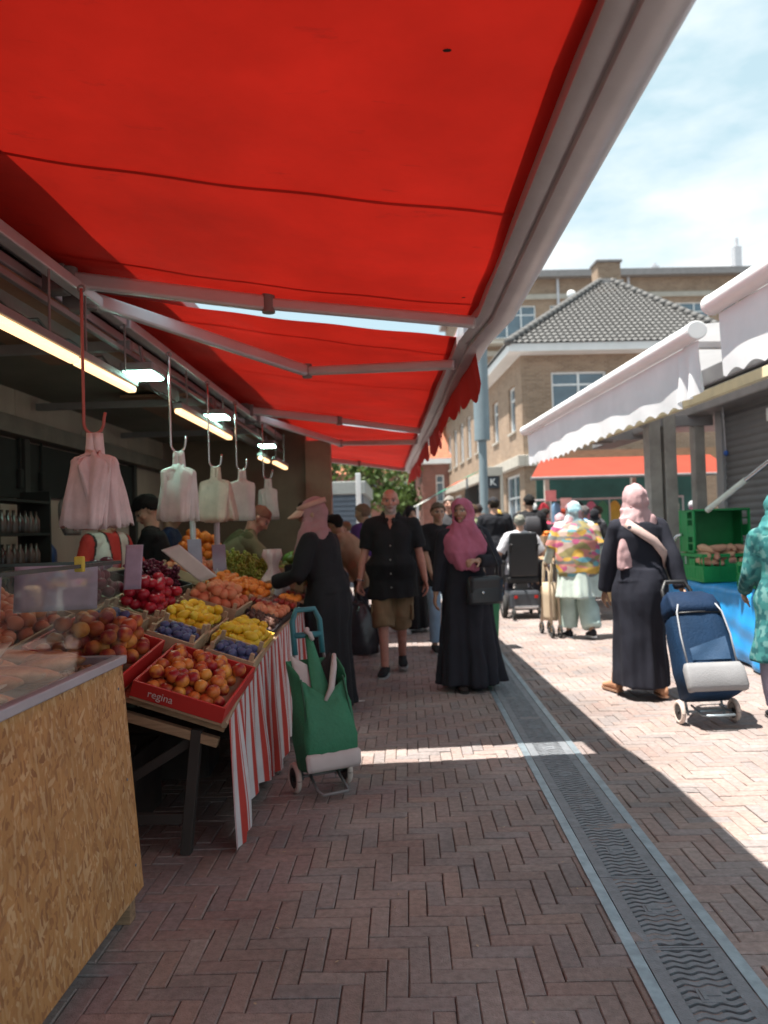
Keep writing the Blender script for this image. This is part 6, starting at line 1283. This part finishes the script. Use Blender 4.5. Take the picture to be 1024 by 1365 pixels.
passer('person in black T-shirt and pale jeans partly behind the pink headscarf woman', (.36, 8.7, 0), PI+.2, 1.68, (.014, .014, .016), .9, (.22, .30, .40), 'tan', (.10, .075, .05), seed=1, hands=((-.25, .1, .85), (.16, .27, .90)))
passer('woman in black headscarf and robe just behind the bald man', (.06, 10.4, 0), PI+.1, 1.70, robe_=(.012, .012, .014), scarf=(.012, .012, .014), seed=2, head=(20, 5))
passer('tall man with grey hair and dark glasses behind the pink headscarf', (.72, 12.6, 0), PI, 1.92, (.05, .05, .055), .8, (.05, .05, .06), 'light', (.22, .20, .18), seed=3)
passer('man in a plain black T-shirt and dark cap walking away', (1.50, 13.0, 0), R(5), 1.90, (.012, .013, .018), .85, (.03, .03, .04), 'light', (.03, .022, .016), capc=(.02, .02, .025), wd=1.15, seed=4, head=(15, 2))
p_, J = passer('tall black haired man in black carrying a backpack, walking away', (2.16, 13.4, 0), R(0), 1.94, (.013, .013, .016), .9, (.03, .03, .04), 'tan', (.010, .009, .009), wd=1.1, seed=5, head=(25, 3))
t = thing('backpack', 'black backpack on the tall man walking away', 'backpack', (2.16, 13.4, 0)); c = J['P']+J['U']*.28-J['F']*.21; obj('bag_body', MB().loft(rbox(lambda x, y, z: c+A(x, y, z), [(-.22, .13, .06, 0), (-.2, .15, .085, 0), (.05, .15, .09, 0), (.18, .13, .07, .01), (.22, .08, .03, .02)])), mat('backpack_cloth', (.025, .025, .032), .7, .2, 8), t, smooth=True)
for sx in (-1, 1): obj('strap', MB().path([c+A(sx*.09, .05, .2), c+A(sx*.11, .16, .25), c+A(sx*.13, .33, .12), c+A(sx*.14, .28, -.1), c+A(sx*.13, .05, -.18)], .016, 8), mat('backpack_strap', (.02, .02, .025), .7), t, smooth=True)
passer('man in an olive shirt with brown hair walking away in the middle distance', (1.35, 15.2, 0), R(8), 1.86, (.17, .19, .11), .9, (.10, .09, .07), 'light', (.06, .035, .02), seed=6, head=(30, 0))
passer('bearded man in a purple top beyond the bald man on the left', (-.52, 9.9, 0), R(60), 1.74, (.07, .03, .13), 1.9, (.04, .04, .06), 'tan', (.16, .10, .07), seed=7, head=(10, 10))
p_, J = passer('person in a beige top bending over with black hair, left of the bald man', (-.46, 8.55, 0), R(78), 1.68, (.32, .22, .14), .9, (.03, .03, .04), 'tan', (.010, .009, .009), lean=34, hands=((-.2, .5, .8), (.15, .4, .7)), seed=8, head=(0, 25))
passer('person in a light blue top far left behind the fruit table', (-.95, 12.6, 0), R(90), 1.55, (.12, .30, .48), .8, (.1, .1, .13), 'light', (.2, .14, .08), seed=9)
for i, (lb, x, y, h, tp, sc_, hr) in enumerate((('woman in a crimson top by the clothes stall', 2.62, 14.6, 1.72, (.45, .05, .10), None, (.02, .015, .012)), ('person in pale pink scarf beside the crimson top', 2.78, 13.9, 1.60, (.35, .30, .42), (.55, .33, .36), None), ('person in a light blue shirt under the orange awning', 3.35, 14.4, 1.74, (.18, .32, .55), None, (.12, .11, .11)), ('person with red hat under the orange awning', 3.10, 15.0, 1.78, (.25, .40, .50), None, (.45, .06, .03)),
    ('woman in black with long dark hair left of the crimson top', 2.45, 13.9, 1.68, (.02, .02, .025), None, (.012, .01, .01)), ('blond woman in lilac pink top beyond the grey post', 5.15, 15.0, 1.72, (.50, .20, .42), None, (.42, .33, .2)), ('grey haired person in vivid pink beyond the grey posts', 5.55, 15.0, 1.80, (.70, .06, .24), None, (.4, .4, .42)), ('person in dark blue next to the vivid pink top', 5.85, 15.5, 1.84, (.03, .06, .18), None, (.1, .08, .06)),
    ('person in a white shirt far down the street right of the post', 2.35, 18.0, 1.75, (.6, .6, .58), None, (.05, .04, .03)), ('person in a pale green top far away past the black shirts', 2.60, 17.2, 1.74, (.30, .42, .36), None, (.35, .3, .22)), ('person in faded blue far down the street by the pillar', 1.95, 19.2, 1.76, (.2, .26, .36), None, (.06, .04, .03)), ('person in a grey top far down the street behind the olive shirt', 1.1, 19.5, 1.78, (.3, .3, .31), None, (.05, .04, .03)), ('person in cream shirt far past the white wheelchair shirt', 2.8, 19.0, 1.78, (.55, .48, .38), None, (.08, .06, .04)), ('child in orange top by the orange crates', 2.9, 13.2, 1.30, (.55, .15, .04), None, (.03, .02, .02)))):
    passer(lb, (x, y, 0), R((i*67) % 200-60), h, tp, .9, ((.05, .06, .10), (.25, .24, .22), (.03, .03, .03))[i % 3], ('tan', 'light', 'brown')[i % 3], hr, scarf=sc_, seed=20+i, vox=.014)

for i, (lb, x, y, h, tp, sc_, hr) in enumerate((('person in a white headscarf left of the grey haired wheelchair rider', 1.02, 14.2, 1.66, (.5, .5, .5), (.62, .6, .6), None), ('tall man in a navy shirt beyond the olive shirt', 1.62, 17.0, 1.92, (.03, .04, .09), None, (.03, .02, .02)), ('woman in mustard scarf between the black shirts', 1.86, 15.6, 1.74, (.12, .1, .1), (.45, .28, .06), None), ('man with white cap right of the backpack man', 2.55, 15.6, 1.86, (.35, .36, .40), None, (.62, .62, .6)),
    ('woman in brown scarf near the striped awning', 1.0, 17.6, 1.70, (.16, .10, .08), (.22, .13, .09), None), ('person in rust coloured top under the orange awning left end', 3.0, 16.6, 1.76, (.34, .10, .05), None, (.02, .02, .02)), ('woman in a black headscarf beneath the middle of the orange awning', 3.75, 15.4, 1.70, (.03, .03, .035), (.02, .02, .025), None), ('person in a white shirt behind the dusty pink scarf', 4.1, 16.4, 1.78, (.6, .6, .6), None, (.05, .04, .03)))):
    passer(lb, (x, y, 0), R((i*83) % 220-80), h, tp, .9, ((.05, .06, .10), (.25, .24, .22), (.03, .03, .03))[i % 3], ('tan', 'light', 'brown')[i % 3], hr, scarf=sc_, seed=50+i, vox=.014)
t = thing('clothes_rail', 'metal clothes rail under the far orange awning', 'rail', (2.9, 17.3, 0), RA); obj('bar', MB().tube((0, 0, 1.95), (3.4, 0, 1.95), .02, n=8), alu, t)
for x in (.02, 1.7, 3.38): obj('post', MB().tube((x, 0, 0), (x, 0, 1.94), .018, n=8), alu, t)
gc = [('crimson', (.45, .04, .06)), ('sky blue', (.2, .36, .55)), ('white', (.6, .6, .58)), ('black', (.03, .03, .035)), ('pink', (.6, .22, .32)), ('green', (.08, .28, .16)), ('yellow', (.6, .42, .08)), ('purple', (.2, .08, .3)), ('orange', (.6, .2, .05)), ('grey', (.3, .3, .31)), ('navy', (.03, .05, .16)), ('cream', (.58, .5, .38))]
for i, (cn, c_) in enumerate(gc):
    p = rp_((2.9, 17.3, 0), .2+.27*i, 0); rs = []
    for z, w_, d_ in ((1.0, .17, .035), (1.3, .15, .03), (1.6, .15, .03), (1.78, .17, .03), (1.86, .10, .025), (1.90, .03, .02)): rs.append([(p[0]+w_*.75*math.cos(a)*(1+.05*math.sin(3*a+i)), p[1]+d_*math.sin(a)*(1+.3*math.sin(5*a+z*3)), z) for a in np.linspace(0, 6.283, 20, endpoint=False)])
    tag(obj('hanging_garment', MB().loft(rs), flatmat(c_), smooth=True), cn+' garment hanging on the rail under the far orange awning', 'garment')
# ---- distant stall goods: orange crates on a stand, price placards, boxes
t = thing('crate_stand', 'wooden stand with a tilted top in the distance', 'stand', (2.35, 12.55, 0)); obj('top', MB().box((.1, 0, .86), (.62, .6, .03), rotx(.2)), wood, t); obj('leg', MB().bx(-.15, -.1, -.25, -.2, 0, .82).bx(.3, .35, -.25, -.2, 0, .82).bx(-.15, -.1, .2, .25, 0, .88).bx(.3, .35, .2, .25, 0, .88), wood, t)
for i, (z, m_) in enumerate(((.9, plyw), (1.06, wood))):
    t = thing('fruit_crate', ['lower wooden crate on the distant stand', 'upper wooden crate heaped with oranges on the distant stand'][i], 'crate', (2.45, 12.6, z)); obj('base', MB().bx(-.24, .24, -.18, .18, 0, .012), m_, t)
    for s_ in (-1, 1): obj('side_panel', MB().bx(-.24, .24, s_*.18-.008, s_*.18+.008, .013, .15), m_, t); obj('end_panel', MB().bx(s_*.23-.008, s_*.23+.008, -.17, .17, .013, .15), m_, t)
first = None
for i in range(30):
    p = (2.27+.075*(i % 5)+.02*rnd.random(), 12.48+.075*((i//5) % 4), 1.20+.05*(i//20))
    if first is None: first = tag(link('orange', orng[0], None, None, p), 'orange heaped in the upper distant crate', 'orange', 'oranges on the distant stand')
    else: dup(first, None, p)
for i, (x, y, z, c_) in enumerate(((2.68, 14.2, 1.92, (.65, .2, .2)), (3.0, 14.4, 1.78, (.7, .35, .33)))):
    t = thing('price_placard', ['taller pink placard on a stick by the crimson top', 'shorter pale pink placard on a stick under the orange awning'][i], 'placard', (x, y, 0)); obj('stick', MB().tube((0, 0, 0), (0, 0, z-.1), .012, n=6), alu, t); obj('board', MB().box((0, 0, z), (.2, .012, .2)), flatmat(c_), t)
for i, (x, y, c_) in enumerate(((3.2, 13.6, (.08, .08, .10)), (2.9, 11.4, (.5, .46, .4)), (3.5, 15.2, (.3, .3, .32)))):
    t = thing('clothes_table', ['dark clothes table near the woman in black', 'low pale goods table beyond the woman in black', 'grey clothes table under the orange awning'][i], 'table', (x, y, 0), RA); obj('top', MB().bx(-.35, .55, -.4, .4, .72, .76), wood, t)
    P = [[(-.36+.012*math.sin(yy*30), yy, .765-.6*k) for k in np.linspace(0, 1, 6)] for yy in np.linspace(-.41, .41, 40)]; obj('cover', MB().grid(P), flatmat(c_), t, smooth=True); obj('leg', MB().bx(-.3, -.26, -.36, -.32, 0, .72).bx(.46, .5, -.36, -.32, 0, .72).bx(-.3, -.26, .32, .36, 0, .72).bx(.46, .5, .32, .36, 0, .72), wood, t)
    for q in range(5): tag(obj('folded_cloth', MB().box((x-.22+.17*q, y-.1, .80+.02*(q % 2)), (.15, .3, .07+.03*(q % 2)), rotz(RA)), flatmat([(.6, .12, .14), (.15, .3, .5), (.6, .55, .5), (.5, .3, .1), (.2, .4, .3)][q]), bevel=.015), ['red', 'blue', 'cream', 'ochre', 'green'][q]+' folded cloth on the '+['dark clothes table', 'low pale goods table', 'grey clothes table'][i], 'cloth')
# green bin behind the pink headscarf woman
t = thing('green_bin', 'green plastic bin with dark lid right of the pink headscarf woman', 'bin', (.86, 8.75, 0), .2); obj('bin_body', MB().loft([[(a*w_, b*w_*.9, z) for a, b in ((-1, -1), (1, -1), (1, 1), (-1, 1))] for w_, z in ((.12, .0), (.16, .72))]), mat('bin_green', (.01, .16, .06), .45, .1), t, bevel=.02); obj('lid', MB().bx(-.18, .18, -.16, .16, .721, .79), black_plastic, t, bevel=.02)
# parked white car far down the street
def car(label, loc, rz, col):
    t = thing('parked_car', label, 'car', loc, rz); pm = mat('car_paint', col, .25, .05, 2, coat=.6); W = .86
    prof = [(-2.05, .35), (-2.1, .62), (-1.95, .80), (-1.1, .92), (1.55, .98), (2.0, .9), (2.08, .6), (2.02, .32)]
    obj('body', MB().loft([[(x, y, z) for y, z in prof] for x in (-W, -W*.96, W*.96, W)]), pm, t, bevel=.05)
    cab = [(-1.05, .93), (-.35, 1.42), (.9, 1.46), (1.6, .98)]; obj('cabin', MB().loft([[(x*(1-.16*max(0, z-.95)/.5), y, z) for y, z in cab] for x in (-.78, .78)]), pm, t, bevel=.04)
    gp = [(-.93, .98), (-.34, 1.37), (.86, 1.40), (1.42, 1.0)]
    for sx in (-1, 1): obj('side_window', MB().loft([[(sx*(.787-.16*.787*max(0, z-.95)/.5+d_), y, z) for y, z in gp] for d_ in (-.004, .008)]), pane_glass, t)
    for (y0, z0, y1, z1) in ((-1.03, .98, -.40, 1.39), (1.57, 1.02, .98, 1.42)): obj('windscreen', MB().add([(-.68, y0-.02 if y0 < 0 else y0+.02, z0+.01), (.68, y0-.02 if y0 < 0 else y0+.02, z0+.01), (.6, y1-.02 if y0 < 0 else y1+.02, z1+.01), (-.6, y1-.02 if y0 < 0 else y1+.02, z1+.01)], [(0, 1, 2, 3)]), pane_glass, t, solid=.01)
    for sx in (-1, 1):
        for y in (-1.3, 1.3): wh = obj('wheel', MB().tube((sx*.70, y, .31), (sx*.88, y, .31), .31, n=22), rubber, t, auto=True); obj('rim', MB().tube((sx*.86, y, .31), (sx*.89, y, .31), .2, n=18), chrome, wh, auto=True)
        obj('headlight', MB().ell((sx*.66, -2.05, .68), (.16, .06, .08), n=12, m=8), chrome, t, smooth=True); obj('mirror', MB().ell((sx*.97, -.75, 1.02), (.09, .06, .07), n=10, m=8), pm, t, smooth=True)
    obj('grille', MB().bx(-.45, .45, -2.115, -2.09, .42, .6), dark, t); obj('number_plate', MB().bx(-.26, .26, -2.12, -2.10, .34, .44), flatmat((.6, .45, .05)), t)
car('white parked car at the far end of the street behind the crowd', (.75, 27, 0), .15, (.72, .73, .74)); car('dark grey parked car further left at the end of the street', (-.9, 33, 0), .1, (.08, .09, .10))
# ================================================================ each loose piece of these parts becomes a part of its own
def split_loose(o):
    me = o.data; n = len(me.vertices); p = list(range(n))
    def f(a):
        while p[a] != a: p[a] = p[p[a]]; a = p[a]
        return a
    for e in me.edges:
        a, b = f(e.vertices[0]), f(e.vertices[1])
        if a != b: p[a] = b
    g = {}
    for i in range(n): g.setdefault(f(i), []).append(i)
    if len(g) < 2 or len(g) > 40: return
    isl = list(g.values()); src = me.copy()
    for k, vs in enumerate(isl):
        m2 = src.copy(); keep = [False]*n
        for i in vs: keep[i] = True
        cut(m2, keep)
        if k == 0: o.data = m2
        else: c = o.copy(); c.data = m2; COL.objects.link(c)
for o in list(COL.objects):
    b = o.name.split('.')[0]
    if o.type == 'MESH' and o.parent is not None and b in ('post', 'hanger', 'end_cap', 'shutter_guide', 'downpipe', 'roof_vent', 'balcony_slab', 'lintel_band', 'opening_shade', 'ceiling_board', 'armrest', 'shutter', 'rail', 'weight', 'chimney_cap', 'joint', 'spot', 'button', 'corner_post') : split_loose(o)
    if o.type == 'MESH' and b == 'leg' and o.parent and o.parent.name.split('.')[0] in ('display_counter', 'tarp_table', 'clothes_table', 'crate_stand'): split_loose(o)
